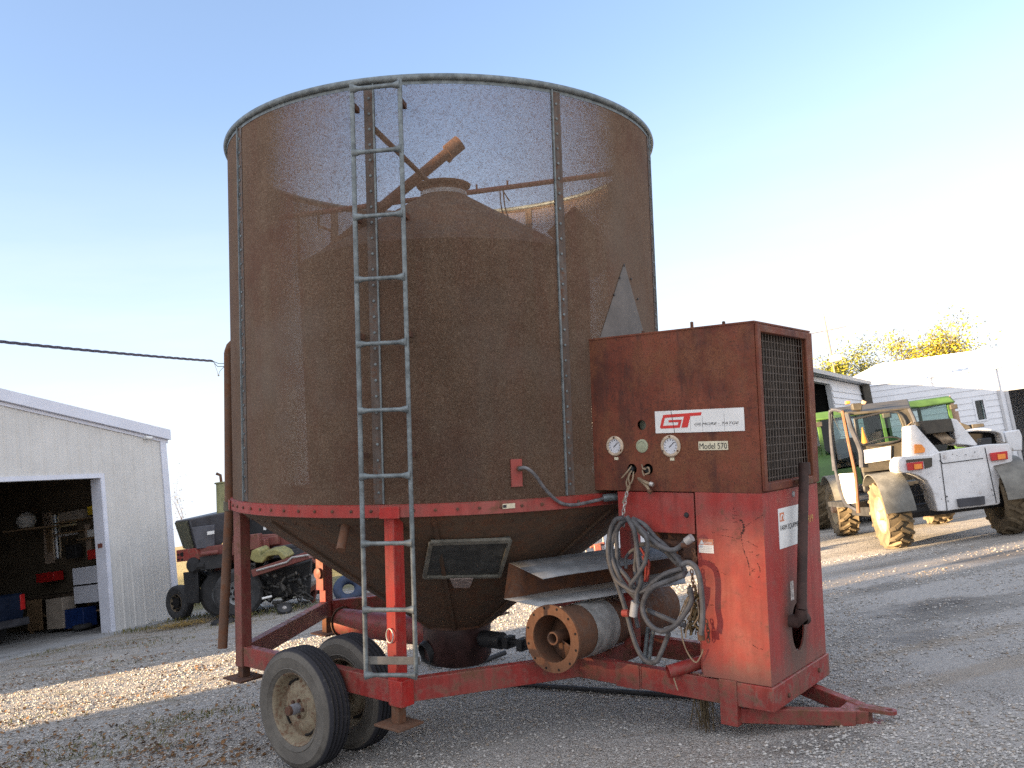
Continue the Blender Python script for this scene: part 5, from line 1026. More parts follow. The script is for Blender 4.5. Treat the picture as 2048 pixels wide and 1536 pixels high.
# open door: tube frame, hinged back against the cab
post('door_frame', [(385, 190, 16.5), (440, 470, 16.4), (500, 760, 16.3), (520, 1000, 16.2), (530, 1110, 16.2)], .035, 'rust'); post('door_frame', [(268, 215, 17.2), (285, 470, 17.1), (330, 770, 16.9), (400, 1010, 16.7), (520, 1090, 16.3)], .028, 'tele_grey'); post('door_frame', [(268, 215, 17.2), (300, 180, 17.0), (385, 190, 16.5)], .03, 'tele_grey')
b = MB(); b.add([tp(285, 230, 17.15), tp(380, 220, 16.55), tp(470, 600, 16.4), tp(320, 640, 17.0)], [(0, 1, 2, 3)]); b.build('door_glass', M['glass'], TE, smooth=0)
b = MB(); b.prism([tp(335, 760, 16.95), tp(490, 750, 16.4), tp(505, 1020, 16.35), tp(415, 1030, 16.7)], TR_ * .03); b.build('door_panel', M['tele_white'], TE, bevel=.006)
b = MB(); tpoly(b, [(470, 120), (570, 115), (560, 185), (480, 180)], 16.2, .15); b.build('work_lamp', M['tele_grey'], TE, bevel=.02); b = MB(); tpoly(b, [(415, 100), (455, 98), (455, 125), (415, 128)], 16.5, .08); b.build('beacon', M['orange_lens'], TE, bevel=.01); 
b = MB(); tpoly(b, [(565, 90), (605, 105), (590, 130), (560, 125)], 16.15, .05); b.build('marker_lamp', M['stack'], TE, bevel=.008)
b = MB(); c = tp(585, 455, 16.9); b.rev([(.075, -.02), (.07, 0), (.012, .30), (0, .31)], c + V((0, 0, -.05)), (0, 0, 1), 14); b.build('cone_marker', M['orange_lens'], TE)
b = MB(); b.span(V((-1.0, .7, 1.0)), V((-.45, 1.3, 1.15))); b.span(V((-1.0, .6, 1.15)), V((-.45, .72, 1.6))); b.build('seat', M['black'], TE, bevel=.04)
b = MB(); b.span(V((-1.2, .55, .75)), V((-.3, 2.2, .85))); b.build('cab_floor', M['black'], TE)

# ------------------------------------------------------------------ green tractors behind it
def tractor(px, Y, group):
    base = D(px, 900, Y); base.z = ZG
    r = empty('green_tractor', '', 'tractor', base, group=group); t_ = lambda p: V(p); B_ = lambda: MB()
    for (x, y, Rt, w, hl) in ((-.95, .0, .96, .55, .50), (.95, .0, .96, .55, .50), (-.85, 2.7, .70, .42, .36), (.85, 2.7, .70, .42, .36)):
        s = -1 if x < 0 else 1; b = B_(); lug_tyre(b, (x, y, Rt), (s, 0, 0), Rt, w, hl, 18, .06); wq = b.build('wheel', M['mud_tyre'], r); b = B_(); dish(b, (x + s * w * .30, y, Rt), (s, 0, 0), hl, .08); b.build('rim', M['yellow'], wq)
    b = B_(); b.span((-.40, .8, .95), (.40, 3.3, 1.55)); b.build('hood', M['green'], r, bevel=.08)
    b = B_(); b.span((-.35, -.6, .6), (.35, 3.2, .95)); b.build('chassis', M['black'], r, bevel=.03)
    b = B_(); b.hexa([(-.95, -.85, 2.66), (.95, -.85, 2.66), (.90, 1.0, 2.66), (-.90, 1.0, 2.66), (-.85, -.75, 2.86), (.85, -.75, 2.86), (.80, .9, 2.86), (-.80, .9, 2.86)]); b.build('roof', M['green'], r, bevel=.05)
    for (x, y) in ((-.80, -.70), (.80, -.70), (-.76, .85), (.76, .85)):
        b = B_(); b.beam((x, y, 1.2), (x * .98, y, 2.68), .07, .07, (0, 1, 0)); b.build('cab_post', M['green'], r)
    b = B_(); b.quad((-.77, -.70, 1.45), (.77, -.70, 1.45), (.76, -.70, 2.66), (-.76, -.70, 2.66)); b.build('rear_window', M['glass'], r, smooth=0)
    for s in (-1, 1):
        b = B_(); b.quad((.79 * s, -.66, 1.45), (.75 * s, .82, 1.45), (.74 * s, .82, 2.66), (.78 * s, -.66, 2.66)); b.build('side_window', M['glass'], r, smooth=0)
        b = B_(); b.rev([(1.06, -.30), (1.09, -.30), (1.09, .30), (1.06, .30)], (.95 * s, 0, .96), (1, 0, 0), 16, closed=True, a0=-2.5, a1=-.2, ref=(0, -1, 0)); b.build('fender', M['green'], r)
        b = B_(); b.span((s * .84 - .09, -.88, 2.5), (s * .84 + .09, -.8, 2.62)); b.build('work_lamp', M['tele_grey'], r, bevel=.015)
    b = B_(); b.span((-.78, -.68, .95), (.78, .85, 1.42)); b.build('cab_base', M['green'], r, bevel=.03); b = B_(); b.span((-.28, -.2, 1.42), (.28, .35, 1.6)); b.span((-.28, -.3, 1.55), (.28, -.18, 2.15)); b.build('seat', M['black'], r, bevel=.05)
    return r
GTR = 'green tractors parked before the white shed'
t1 = tractor(1690, 22.0, GTR); t1['label'] = 'green tractor partly hidden by the rusted control box, left of the telehandler cab'
t2 = tractor(1826, 22.6, GTR); t2['label'] = 'green tractor with tall beige exhaust stack behind the telehandler boom'
p = D(1905, 820, 22.8) - t2.location; b = MB(); b.tube([(p.x, p.y, 1.3), (p.x, p.y, p.z - .05 + .17 - .17)], .13, 16); b.tube([(p.x, p.y, p.z - .05), (p.x, p.y, p.z + .22), (p.x - .05, p.y, p.z + .36)], .065, 12); b.build('exhaust_stack', M['stack'], t2)

# ------------------------------------------------------------------ white sheds at the right
BY = 31.0; bl = D(1725, 773, BY); ZE = bl.z; XL = bl.x; XR = 33.0; zc = D(1755, 728, 34.2); 
WH = empty('white_shed', 'long white farm shed with metal hip roof, small window and big doorway', 'shed', V((XL, BY, ZG))); XW = Matrix.Translation(-WH.location); wv = lambda x, y, z: XW @ V((x, y, z))
dx0 = D(2019, 800, BY).x; dzt = D(2019, 781, BY).z; dx1 = dx0 + 4.5
w0, w1 = D(1948, 802, BY), D(1973, 838, BY)
b = MB(); 
def wbx(x0, x1, z0, z1): b.hexa([wv(x0, BY, z0), wv(x1, BY, z0), wv(x1, BY + .15, z0), wv(x0, BY + .15, z0), wv(x0, BY, z1), wv(x1, BY, z1), wv(x1, BY + .15, z1), wv(x0, BY + .15, z1)])
wbx(XL, w0.x, ZG, ZE); wbx(w0.x, w1.x, ZG, w1.z); wbx(w0.x, w1.x, w0.z, ZE); wbx(w1.x, dx0, ZG, ZE); wbx(dx0, dx1, dzt, ZE); wbx(dx1, XR, ZG, ZE)
cxn = D(1990, 760, BY).x
for k in range(18):
    z = ZG + .22 * k + .1
    if z > ZE - .1: break
    for (x0, x1) in ((XL, w0.x - .06), (w1.x + .06, cxn - .02)) if w1.z - .1 < z < w0.z + .1 else ((XL, cxn - .02),):
        b.add([wv(x0, BY - .022, z - .01), wv(x1, BY - .022, z - .01), wv(x1, BY - .001, z + .2), wv(x0, BY - .001, z + .2), wv(x0, BY - .001, z - .01), wv(x1, BY - .001, z - .01)], [(0, 1, 2, 3), (0, 4, 5, 1)])
b.span(wv(XL, BY + .15, ZG), wv(XL + .15, BY + 9, ZE)); b.span(wv(XR - .15, BY + .15, ZG), wv(XR, BY + 9, ZE)); b.span(wv(XL + .15, BY + 8.85, ZG), wv(XR - .15, BY + 9, ZE))
b.build('wall', M['white_siding'], WH, smooth=0)
b = MB(); b.span(wv(cxn - .03, BY - .05, ZG), wv(cxn + .06, BY - .003, ZE)); b.span(wv(dx0 - .12, BY - .05, ZG), wv(dx0 - .003, BY - .003, dzt + .12)); b.span(wv(dx0 - .003, BY - .05, dzt), wv(dx1, BY - .003, dzt + .12)); b.build('trim', plain('pale_trim', (.45, .45, .46), .6, .1, 3, 0, .02), WH)
rdx = zc.x; rz = zc.z; e_ = .06
b = MB(); Fl, Fr, Bl, Br = wv(XL - e_, BY - e_, ZE - .02), wv(XR + e_, BY - e_, ZE - .02), wv(XL - e_, BY + 9.3, ZE - .02), wv(XR + e_, BY + 9.3, ZE - .02); K0, K1 = wv(rdx, BY + 3.2, rz), wv(XR - 2, BY + 3.2, rz)
b.add([Fl, Fr, Bl, Br, K0, K1], [(0, 1, 5, 4), (2, 0, 4), (3, 2, 4, 5), (1, 3, 5), (0, 2, 3, 1)]); roof_w = b.build('roof', M['white_roof'], WH, smooth=0)
b = MB()
for k in range(60):
    x = XL + .2 + k * .3
    if x < rdx: continue
    b.beam(wv(x, BY - e_, ZE + .0), wv(x, BY + 3.2, rz + .01), .03, .03)
b.build('standing_ribs', M['white_roof'], roof_w, smooth=0)
b = MB(); b.quad(wv(w0.x, BY + .08, w1.z), wv(w1.x, BY + .08, w1.z), wv(w1.x, BY + .08, w0.z), wv(w0.x, BY + .08, w0.z)); wi = b.build('window', M['glass'], WH, smooth=0)
b = MB(); 
for (x0, x1, z0, z1) in ((w0.x - .06, w0.x, w1.z - .06, w0.z + .06), (w1.x, w1.x + .06, w1.z - .06, w0.z + .06), (w0.x, w1.x, w1.z - .06, w1.z), (w0.x, w1.x, w0.z, w0.z + .06)): b.span(wv(x0, BY - .04, z0), wv(x1, BY + .05, z1))
b.build('frame', M['white_siding'], wi)
b = MB(); b.span(wv(XL + .2, BY + .5, ZG + .01), wv(XR - .2, BY + 8.6, ZG + .06)); b.build('floor', M['concrete'], WH)
# open-fronted wing running towards us at its left end
s1, s0 = D(1724, 772, 30.4), D(1560, 740, 21.3); s0.z = s1.z
SH = empty('shed_wing', 'white lap-sided shed wing with dark open bay beside the long white shed', 'shed', V((s1.x, s1.y, ZG))); XS = Matrix.Translation(-SH.location); dv = (s0 - s1); dv.z = 0; Ls = dv.length; dv.normalize(); nv = V((-dv.y, dv.x, 0)); nv = nv if nv.x < 0 or nv.y > 0 else -nv
if (CAM - s1).dot(nv) > 0: nv = -nv
def sp3(a, d, z): return XS @ (V((s1.x, s1.y, 0)) + dv * a + nv * d + V((0, 0, z)))
def onS(x, y):
    r_ = ray(x, y); t = (V((s1.x, s1.y, 0)) - CAM).dot(nv) / r_.dot(nv); p = CAM + r_ * t - V((s1.x, s1.y, 0)); return p.dot(dv), p.z
o1, ot = onS(1660, 768); o0_, _ = onS(1612, 760); zs = s1.z
b = MB()
def sbx(a0, a1, z0, z1): b.hexa([sp3(a0, 0, z0), sp3(a1, 0, z0), sp3(a1, .15, z0), sp3(a0, .15, z0), sp3(a0, 0, z1), sp3(a1, 0, z1), sp3(a1, .15, z1), sp3(a0, .15, z1)])
sbx(0, o1, ZG, zs); sbx(o1, o0_, ot, zs); sbx(o0_, Ls, ZG, zs)
for k in range(19):
    z = ZG + .2 * k + .1
    if z < zs - .15: b.add([sp3(.02, -.025, z), sp3(o1 - .06, -.025, z), sp3(o1 - .06, -.001, z + .18), sp3(.02, -.001, z + .18)], [(0, 1, 2, 3)])
b.build('wall', M['white_siding'], SH, smooth=0)
b = MB(); b.hexa([sp3(-.2, -.3, zs), sp3(Ls + .3, -.3, zs), sp3(Ls + .3, 6, zs + .5), sp3(-.2, 6, zs + .5), sp3(-.2, -.3, zs + .12), sp3(Ls + .3, -.3, zs + .12), sp3(Ls + .3, 6, zs + .62), sp3(-.2, 6, zs + .62)]); b.build('roof', M['galv_sheet'], SH, smooth=0)
b = MB()
def sq(a0, a1, d0, d1, z0, z1): b.hexa([sp3(a0, d0, z0), sp3(a1, d0, z0), sp3(a1, d1, z0), sp3(a0, d1, z0), sp3(a0, d0, z1), sp3(a1, d0, z1), sp3(a1, d1, z1), sp3(a0, d1, z1)])
sq(Ls - .12, Ls, .15, 5.4, ZG, zs + .05); sq(0, Ls, 5.4, 5.55, ZG, zs + .3); sq(0, .12, .15, 5.4, ZG, zs + .05); b.build('end_wall', M['white_siding'], SH, smooth=0)
b = MB(); sq(.13, Ls - .13, 5.3, 5.39, ZG, zs); sq(.13, Ls - .13, .16, 5.3, zs - .1, zs - .04); sq(o1 - .2, o1 - .1, .16, 5.3, ZG, zs - .1); sq(Ls - .2, Ls - .13, .16, 5.3, ZG, zs - .1); sq(.13, Ls - .13, .16, 5.3, ZG + .004, ZG + .02); b.build('bay_shade_lining', M['dark_hole'], SH, smooth=0)  # lining coloured near-black to hold the shade of the open bay
b = MB(); b.span(sp3(.6, -.12, ZG) , sp3(.6, -.12, ZG) + V((.25, .25, zs - ZG))) ; b.build('downpipe_box', M['tele_grey'], SH)
# antenna mast with a yard light
mb0 = D(1704, 880, 29.3); mt = D(1683, 622, 29.3); MX, MYy = mb0.x - .15, 29.3
AN = empty('antenna_mast', 'thin antenna mast with yard light above the shed wing', 'mast', V((MX, MYy, ZG)))
b = MB(); b.tube([(0, 0, 0), (0, 0, D(1690, 690, 29.3).z - ZG), (0, 0, mt.z - ZG)], [.035, .03, .012], 8); b.build('pole', M['pole_wood'], AN)
za = D(1683, 656, 29.3).z - ZG; b = MB(); b.tube([(-.65, .1, za - .05), (.65, -.1, za + .02)], .010, 5)
for k in range(7): x = -.6 + k * .2; b.tube([(x, -.25 + .03 * k, za - .02), (x, .25 - .03 * k, za - .02)], .006, 4)
for k in range(3): b.tube([(-.12, 0, za + .25 + k * .2), (.12, 0, za + .25 + k * .2)], .006, 4)
b.build('antenna', M['pole_wood'], AN)
zl = D(1697, 714, 29.3).z - ZG; b = MB(); b.box((.08, -.12, zl), (.36, .25, .22)); b.build('yard_light', M['cream'], AN, bevel=.03)

# ------------------------------------------------------------------ autumn trees behind the white shed
def tree(px, ytop, Y, cw, leafmat, label, n, seed, sparse=False):
    rs = random.Random(seed); p = D(px, ytop, Y); H = p.z - ZG; r = empty('autumn_tree' if not sparse else 'bare_tree', label, 'tree', V((p.x, Y, ZG)), group='trees behind the white shed')
    b = MB(); tips = []
    def limb(p0, d, L, rad, dep):
        pts = [p0]; 
        for k in range(4): d = (d + V((rs.gauss(0, .16), rs.gauss(0, .16), rs.uniform(-.02, .12)))).normalized(); pts.append(pts[-1] + d * L / 4)
        b.tube(pts, [rad * (1 - .16 * k) for k in range(5)], 6 if dep < 2 else 4, caps=False)
        tips.extend((q, dep) for q in pts[2:])
        if dep < 3:
            for k in range(4 if dep < 2 else 3):
                a = rs.uniform(0, 2 * pi); s_ = d.orthogonal().normalized(); s_ = s_ * cos(a) + d.cross(s_) * sin(a); limb(pts[rs.choice((2, 3, 4))], (d * .7 + s_ * rs.uniform(.5, .9) + V((0, 0, .2))).normalized(), L * rs.uniform(.55, .75), rad * .5, dep + 1)
    limb(V((0, 0, 0)), V((rs.gauss(0, .05), 0, 1)).normalized(), H * .48, .14, 0)
    cx_ = sum(q.x for q, d in tips if d >= 2) / max(1, sum(1 for q, d in tips if d >= 2)); cy_ = sum(q.y for q, d in tips if d >= 2) / max(1, sum(1 for q, d in tips if d >= 2)); zm = max(q.z for q, _ in tips)
    sh = lambda q: V((q.x - cx_ * q.z / zm * 1.2, q.y - cy_ * q.z / zm * 1.2, q.z)); tips = [(sh(q), d) for q, d in tips]; b.v = [sh(v) for v in b.v]
    zt = zm; k_ = (H - .1) / zt; kx = cw / max(.1, max(abs(q.x) for q, _ in tips)); 
    sc = lambda q: V((q.x * kx, q.y * kx, q.z * k_)); b.v = [sc(v) for v in b.v]; b.build('trunk', M['bark'], r)
    lv = MB(); T_ = [sc(q) for q, d in tips if d >= 2]
    cl = [(rs.choice(T_), rs.uniform(.22, .62)) for _ in range(80)]
    for k in range(n):
        c, s_ = rs.choice(cl); q = c + V((rs.gauss(0, s_), rs.gauss(0, s_), rs.gauss(0, s_ * .8))); sz = rs.uniform(.045, .105); e1 = V((rs.gauss(0, 1), rs.gauss(0, 1), rs.gauss(0, 1))).normalized(); e2 = e1.orthogonal().normalized()
        lv.add([q - e1 * sz, q + e2 * sz * .6, q + e1 * sz, q - e2 * sz * .6], [(0, 1, 2, 3)])
    lv.build('crown', M[leafmat], r, smooth=0, recalc=False)
tree(1712, 690, 46, 2.3, 'leaf_green', 'yellow-green tree left of the antenna mast, lower than the rest', 7000, 11)
tree(1798, 664, 47, 1.9, 'leaf_yellow', 'golden autumn tree rising left of the pointed orange one', 7000, 12)
tree(1856, 658, 46, 1.6, 'leaf_yellow', 'pointed orange-gold autumn tree in the middle of the row', 7500, 13)
tree(1945, 645, 50, 2.9, 'leaf_pale', 'nearly bare pale tree at the right end of the row', 2600, 14, True)
tree(352, 928, 95, 1.1, 'leaf_pale', 'faint bare tree far off beside the workshop corner', 140, 15, True)

# ------------------------------------------------------------------ salvage behind the dryer, at the left
JY = 20.0; JC = V((-6.6, 20.2, ZG)); J = empty('salvage_tractor', 'stripped dark tractor with charcoal hood, red frame and dual wheel behind the dryer', 'tractor', JC); XJ = Matrix.Translation(-JC)
def jp(x, y, Y=JY): return XJ @ D(320 + x / 4.656, 930 + y / 4.656, Y)
hd = V((.99, .10, 0))
b = MB(); b.hexa([jp(225, 785, 20.7), jp(332, 782, 19.9), jp(560, 765, 20.3), jp(470, 740, 21.2), jp(135, 522, 20.7), jp(268, 505, 19.9), jp(800, 400, 20.4), jp(690, 400, 21.2)]); hood = b.build('hood', M['charcoal'], J, bevel=.03)
b = MB(); b.prism([jp(150, 535, 20.66), jp(258, 520, 19.97), jp(322, 772, 19.95), jp(232, 774, 20.66)], V((-.03, -.03, 0))); gr = b.build('grille', plain('dusty_grille', (.10, .10, .065), .8, .4, 12), hood)
b = MB()
for k in range(9): t_ = (k + .5) / 9; b.beam(jp(150 + 82 * t_, 535 + 239 * t_, 20.62), jp(258 + 64 * t_, 520 + 252 * t_, 19.92), .03, .02)
b.build('grille_bars', M['black'], gr)
b = MB(); b.prism([jp(300, 580, 19.85), jp(510, 555, 19.95), jp(512, 762, 20.05), jp(345, 780, 19.85)], V((0, -.03, 0))); b.build('side_panel', plain('grey_panel', (.085, .088, .105), .5, .2, 4), hood, bevel=.008)
b = MB(); b.prism([jp(440, 620, 19.80), jp(506, 610, 19.82), jp(507, 640, 19.82), jp(441, 652, 19.80)], V((0, -.01, 0))); b.build('decal', M['white'], hood)
for (x, y, s) in ((820, 660, 22), (975, 585, 20)):
    b = MB(); b.prism([jp(x - s * .6, y - s, 19.7), jp(x + s * .6, y - s, 19.7), jp(x + s * .6, y + s, 19.7), jp(x - s * .6, y + s, 19.7)], V((0, .02, 0))); b.build('decal', M['white'], hood)
b = MB(); b.hexa([jp(600, 820, 20.9), jp(1560, 780, 20.9), jp(1560, 780, 21.9), jp(600, 820, 21.9), jp(600, 440, 20.9), jp(1560, 430, 20.9), jp(1560, 430, 21.9), jp(600, 440, 21.9)]); b.build('cowl', plain('dark_cowl', (.022, .024, .028), .6, .5, 3), J, bevel=.02)
b = MB(); b.hexa([jp(640, 900, 20.5), jp(1500, 860, 20.5), jp(1500, 860, 20.85), jp(640, 900, 20.85), jp(640, 660, 20.5), jp(1090, 640, 20.5), jp(1090, 640, 20.85), jp(640, 660, 20.85)]); b.box(jp(1010, 710, 20.4), (.5, .2, .22)); b.build('red_casting', M['red_dark'], J, bevel=.03)
b = MB(); b.tube([jp(575, 470, 20.4), jp(575, 430, 20.4), jp(568, 165, 20.4)], .115, 16); b.rev([(.15, 0), (.15, .03), (0, .03)], jp(568, 172, 20.4), (0, 0, 1), 16); mf = b.build('muffler', plain('olive_muffler', (.24, .24, .12), .45, .25, 4), J)
b = MB(); b.tube([jp(572, 170, 20.4), jp(562, 95, 20.4), jp(525, 80, 20.4)], .035, 8); b.build('exhaust_elbow', M['rust'], mf)
b = MB(); b.prism([jp(150, 795, 19.9), jp(330, 775, 19.8), jp(375, 880, 19.8), jp(155, 905, 19.9)], V((.05, .25, 0))); bo = b.build('front_bolster', M['red_frame'], J, bevel=.01)
b = MB()
for (x, y, r_) in ((170, 835, .018), (170, 880, .018), (207, 832, .035), (248, 870, .02), (248, 830, .02), (205, 880, .018)): b.disc(jp(x, y, 19.86), V((.1, -1, 0)), r_ * 1.4, 10)
b.build('bolt_hole', M['dark_hole'], bo, smooth=0)
b = MB(); b.beam(jp(330, 830, 20.1), jp(1000, 740, 20.1), .35, .28); b.tube([jp(380, 830, 19.7), jp(545, 810, 19.7)], .05); b.box(jp(840, 720, 19.9), (.5, .3, .35)); b.build('frame_rail', M['red_dark'], J, bevel=.02)
b = MB(); b.hexa([jp(240, 1290, 20.2), jp(365, 1290, 19.8), jp(380, 1280, 20.2), jp(260, 1270, 20.5), jp(215, 1000, 20.2), jp(350, 985, 19.8), jp(370, 985, 20.2), jp(240, 1000, 20.5)]); b.build('ballast_block', M['black'], J, bevel=.02)
b = MB(); b.rev([(.02, .0), (.18, .02), (.20, .0), (.16, .12), (0, .12)], jp(330, 930, 19.9), (-.3, -1, .2), 14); b.tube([jp(280, 960, 19.9), jp(430, 930, 19.8)], .10); b.box(jp(500, 900, 19.9), (.5, .3, .3)); b.build('steering_gear', M['black'], J)
rs = random.Random(77)
b = MB()
for si, cnt in ((0, 80), (1, 30), (2, 24)):
    b.cur = si
    for k in range(cnt):
        x, y = rs.uniform(360, 1450), rs.uniform(800, 1230); Y = rs.uniform(20.35, 21.2); c = jp(x, y, Y); d = V((rs.gauss(0, 1), rs.gauss(0, .4), rs.gauss(0, .8))).normalized()
        if rs.random() < .5: b.tube([c, c + d * rs.uniform(.1, .5)], rs.uniform(.012, .06), 7)
        else: b.box(c, (rs.uniform(.06, .35), rs.uniform(.05, .3), rs.uniform(.05, .25)), (d, d.orthogonal().normalized(), d.cross(d.orthogonal().normalized())))
o = b.build('machine_innards', [plain('oily_parts', (.03, .03, .032), .5, .8, 12, .2), M['red_dark'], M['steel']], J); o['kind'] = 'stuff'
b = MB(); b.hexa([jp(380, 1230, 21.3), jp(1500, 1200, 21.3), jp(1500, 1200, 21.8), jp(380, 1230, 21.8), jp(380, 800, 21.3), jp(1500, 760, 21.3), jp(1500, 760, 21.8), jp(380, 800, 21.8)]); b.build('undercarriage', M['black'], J, bevel=.05)
def jwheel(x, y, Y, Rt, w, ax, rimm='galv_sheet'):
    ax = V(ax).normalized(); c = jp(x, y, Y); c.z = Rt; b = MB(); b.rev([(Rt * .5, -w * .4), (Rt * .85, -w * .5), (Rt * .97, -w * .35), (Rt, 0), (Rt * .97, w * .35), (Rt * .85, w * .5), (Rt * .5, w * .4)], c, ax, 40, closed=True); wq = b.build('wheel', M['tread_tyre'], J)
    b = MB(); dish(b, c + ax * w * .25, ax, Rt * .51, .10); rr_ = b.build('rim', M[rimm], wq)
    b = MB(); b.rev([(.12, 0), (.12, .06), (0, .07)], c + ax * w * .2, ax, 12)
    for k in range(8): b.rev([(.03, 0), (.03, .05), (0, .055)], c + ax * w * .22 + (ax.cross(V((0, 0, 1))) * cos(k * .785) + V((0, 0, 1)) * sin(k * .785)) * .17, ax, 8)
    b.build('hub', M['dark_hole'], rr_)
jwheel(735, 1180, 19.75, .55, .34, (.25, -1, 0)); jwheel(600, 1170, 20.25, .55, .34, (.25, -1, 0)); jwheel(165, 1050, 21.2, .42, .26, (-.6, -1, 0), 'rim')
def top(o, label, cat): return tag(o, label, cat)
def wp(x, y, Y): return D(320 + x / 4.656, 930 + y / 4.656, Y)
b = MB(); b.prism([wp(835, 880, 19.5), wp(850, 800, 19.5), wp(895, 778, 19.5), (wp(925, 800, 19.5)), wp(935, 850, 19.5), wp(985, 800, 19.5), wp(1070, 785, 19.5), wp(1140, 820, 19.5), wp(1165, 865, 19.5), wp(1140, 890, 19.5), wp(1100, 840, 19.5), wp(1000, 850, 19.5), wp(950, 915, 19.5), wp(890, 910, 19.5)], V((.1, .45, .05))); top(b.build('yellow_guard', M['yellow_part'], None, bevel=.02), 'curved pale yellow guard lying on the stripped frame', 'guard')
CF = empty('stripped_frame', 'bare machine frame with chrome edge full of dark machinery, under the yellow guard', 'machine frame', V((-5.6, 20, ZG))); XF = Matrix.Translation(-CF.location)
b = MB(); b.beam(XF @ wp(900, 1000, 19.7), XF @ wp(1420, 830, 19.5), .5, .16); b.build('deck_rail', M['red_dark'], CF, bevel=.01)
b = MB(); b.tube([XF @ wp(900, 985, 19.42), XF @ wp(1180, 905, 19.3), XF @ wp(1230, 862, 19.3), XF @ wp(1400, 835, 19.2)], .022, 6); b.build('chrome_edge', M['steel'], CF)
b = MB(); b.hexa([XF @ wp(980, 1240, 20.1), XF @ wp(1400, 1220, 19.9), XF @ wp(1400, 1210, 20.8), XF @ wp(980, 1230, 20.9), XF @ wp(930, 1010, 20.1), XF @ wp(1420, 870, 19.9), XF @ wp(1420, 870, 20.8), XF @ wp(930, 1010, 20.9)]); b.build('gear_housing', M['black'], CF, bevel=.05)
b = MB(); b.hexa([XF @ wp(1010, 790, 20.3), XF @ wp(1340, 770, 20.3), XF @ wp(1340, 770, 20.9), XF @ wp(1010, 790, 20.9), XF @ wp(1060, 760, 20.3), XF @ wp(1290, 725, 20.3), XF @ wp(1290, 725, 20.9), XF @ wp(1060, 760, 20.9)]); b.hexa([XF @ wp(1000, 880, 20.3), XF @ wp(1400, 840, 20.3), XF @ wp(1400, 840, 20.9), XF @ wp(1000, 880, 20.9), XF @ wp(1010, 790, 20.3), XF @ wp(1340, 770, 20.3), XF @ wp(1340, 770, 20.9), XF @ wp(1010, 790, 20.9)]); b.build('engine_cover', M['charcoal'], CF, bevel=.02)
rs = random.Random(21); b = MB()
for k in range(60):
    x, y = rs.uniform(970, 1400), rs.uniform(1010, 1280); c = XF @ wp(x, y, rs.uniform(19.5, 19.95)); d = V((rs.gauss(0, 1), rs.gauss(0, .4), rs.gauss(0, .7))).normalized()
    b.tube([c, c + d * rs.uniform(.05, .3)], rs.uniform(.010, .045), 7)
b.build('gear_parts', plain('oily_machine_parts', (.05, .048, .045), .45, .9, 12, .3), CF)
b = MB(); c = wp(1155, 1295, 19.2); c.z = ZG + .10; b.rev([(.05, .03), (.13, .02), (.16, .05), (.17, .0), (.15, -.05), (.05, -.04)], c, (.25, -.55, .8), 28, closed=True); o = top(b.build('wheel_disc', M['tread_tyre'], None), 'small black wheel lying on the gravel under the stripped frame', 'wheel')
b = MB(); b.rev([(.05, .032), (.04, .05), (0, .05)], c, (.25, -.55, .8), 16); b.build('hub', M['steel'], o)
b = MB(); b.tube(spline([(lambda p: V((p.x, p.y, ZG + .02)))(G(320 + x / 4.656, 930 + y / 4.656)) for (x, y) in ((930, 1300), (985, 1340), (1080, 1362), (1180, 1358), (1255, 1325))], 6), .018, 8); top(b.build('white_hose', plain('dirty_white_plastic', (.5, .48, .42), .6, .2, 8), None), 'curved off-white hose lying on the gravel', 'hose')
b = MB(); q0, q1 = wp(950, 1245, 19.3), wp(1040, 1222, 19.4); b.tube([q0, q1], .025, 8); top(b.build('white_pipe', M['white'], None), 'short straight white pipe beside the dark gear housing', 'pipe')
c = G(455, 1255); b = MB(); b.rev([(.0, .10), (.14, .10), (.24, .06), (.26, 0), (.22, -.01)], V((c.x - .45, c.y + 1.0, ZG)), (0, 0, 1), 20); top(b.build('black_pan', M['black'], None), 'low black pan on the gravel before the dual wheel', 'pan')
rs = random.Random(31); c = G(368, 1252); b = MB()
for k in range(1500):
    p = V((rs.gauss(c.x, .32), rs.gauss(c.y, .35), ZG + .02 + rs.uniform(0, .05))); a = rs.uniform(0, pi); d = V((cos(a), sin(a), rs.gauss(0, .2))) * rs.uniform(.04, .12); n_ = V((-d.y, d.x, 0)) * .06; b.quad(p - n_, p + d - n_, p + d + n_, p + n_)
top(b.build('straw_heap', plain('ochre_straw', (.26, .17, .045), .9, .4, 20), None, smooth=0, recalc=False), 'flat ochre heap of straw near the workshop corner', 'straw')
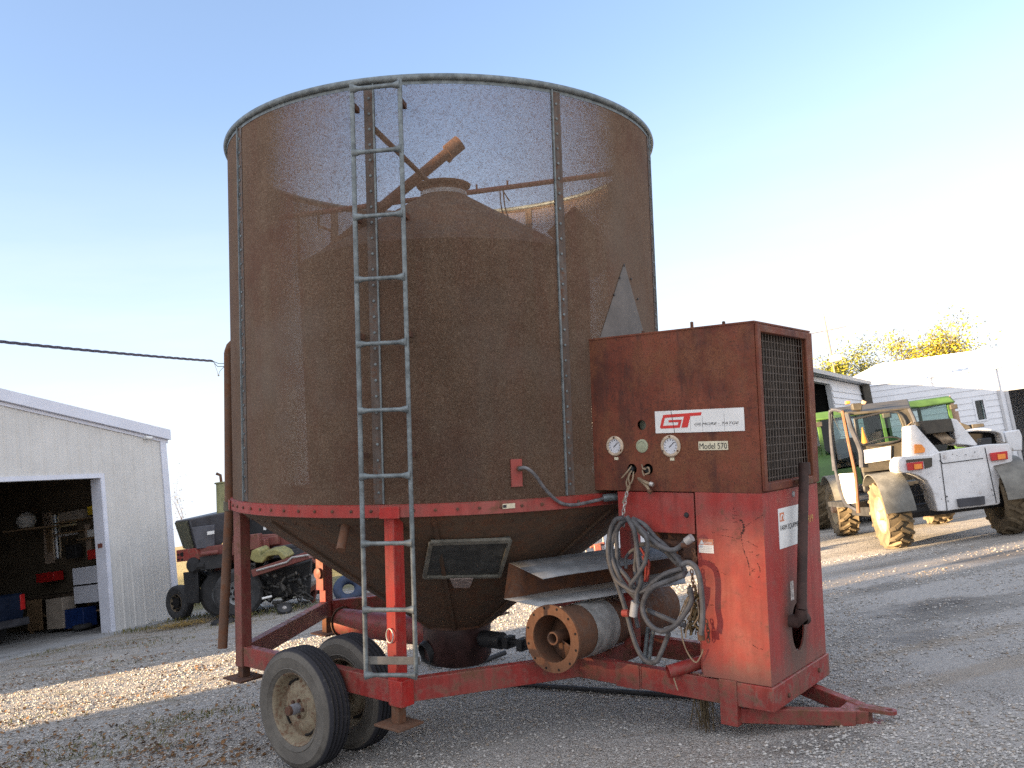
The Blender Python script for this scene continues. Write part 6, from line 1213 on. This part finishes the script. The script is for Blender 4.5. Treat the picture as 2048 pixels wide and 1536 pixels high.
# things glimpsed under the hopper
c = D(697, 1178, 16.5); b = MB(); b.rev([(.20 + .09 * cos(t_), .09 * sin(t_)) for t_ in [2 * pi * i / 12 for i in range(12)]], c, (.2, -.8, .5), 26, closed=True); c.z = ZG; o = b.build('spare_tyre', plain('dark_blue_rubber', (.02, .035, .075), .6, .4, 8), None); top(o, 'dark blue tyre on a pile seen under the hopper edge', 'tyre')
b = MB(); c = D(697, 1178, 16.6); b.rev([(0, .0), (.5, -.05), (.65, -.35), (.8, c.z * -1 + ZG)], c + V((.1, .2, -.12)), (0, 0, 1), 14); top(b.build('scrap_drum', M['rust_dark'], None), 'rusty drum carrying the dark blue tyre', 'drum')
RPc = D(1195, 1092, 15.5); RP = empty('red_pump', 'red pump on a frame with upright rods, seen under the hopper at the right', 'pump', V((RPc.x, RPc.y, ZG))); z_ = RPc.z - ZG
b = MB(); b.span((-.07, -.06, z_ - .12), (.07, .06, z_ + .04)); b.tube([(-.14, 0, z_ - .0), (.14, 0, z_ + .03)], .03); b.build('pump_body', M['red_dark'], RP, bevel=.02)
b = MB(); b.span((-.45, -.2, z_ - .26), (.55, .25, z_ - .12)); b.span((-.45, -.2, 0), (-.37, .2, z_ - .26)); b.span((.47, -.2, 0), (.55, .2, z_ - .26)); b.build('stand', plain('blue_steel', (.03, .07, .16), .5, .3, 5), RP, bevel=.01)
for x in (-.35, -.22, .1, .3, .42):
    b = MB(); b.tube([(x, 0, z_ - .15), (x + .02, 0, z_ + .22)], .010, 6); b.build('rod', M['steel'], RP)

# hoses left lying on the gravel
b = MB(); b.tube(spline([V((p.x, p.y, ZG + .025)) for p in (G(1025, 1373), G(1120, 1380), G(1240, 1389), G(1360, 1398), G(1432, 1402))], 6), .022, 8); tag(b.build('rubber_hose', M['black'], None), 'straight black rubber hose lying on the gravel below the red frame', 'hose')
b = MB(); b.tube(spline([V((p.x, p.y, ZG + .03 + .02 * (i % 2))) for i, p in enumerate((G(846, 1322), G(872, 1338), G(905, 1330), G(940, 1338), G(975, 1324), G(1012, 1314)))], 6), .028, 8); tag(b.build('coiled_hose', M['black'], None), 'crumpled black hose on the gravel under the hopper sump', 'hose')
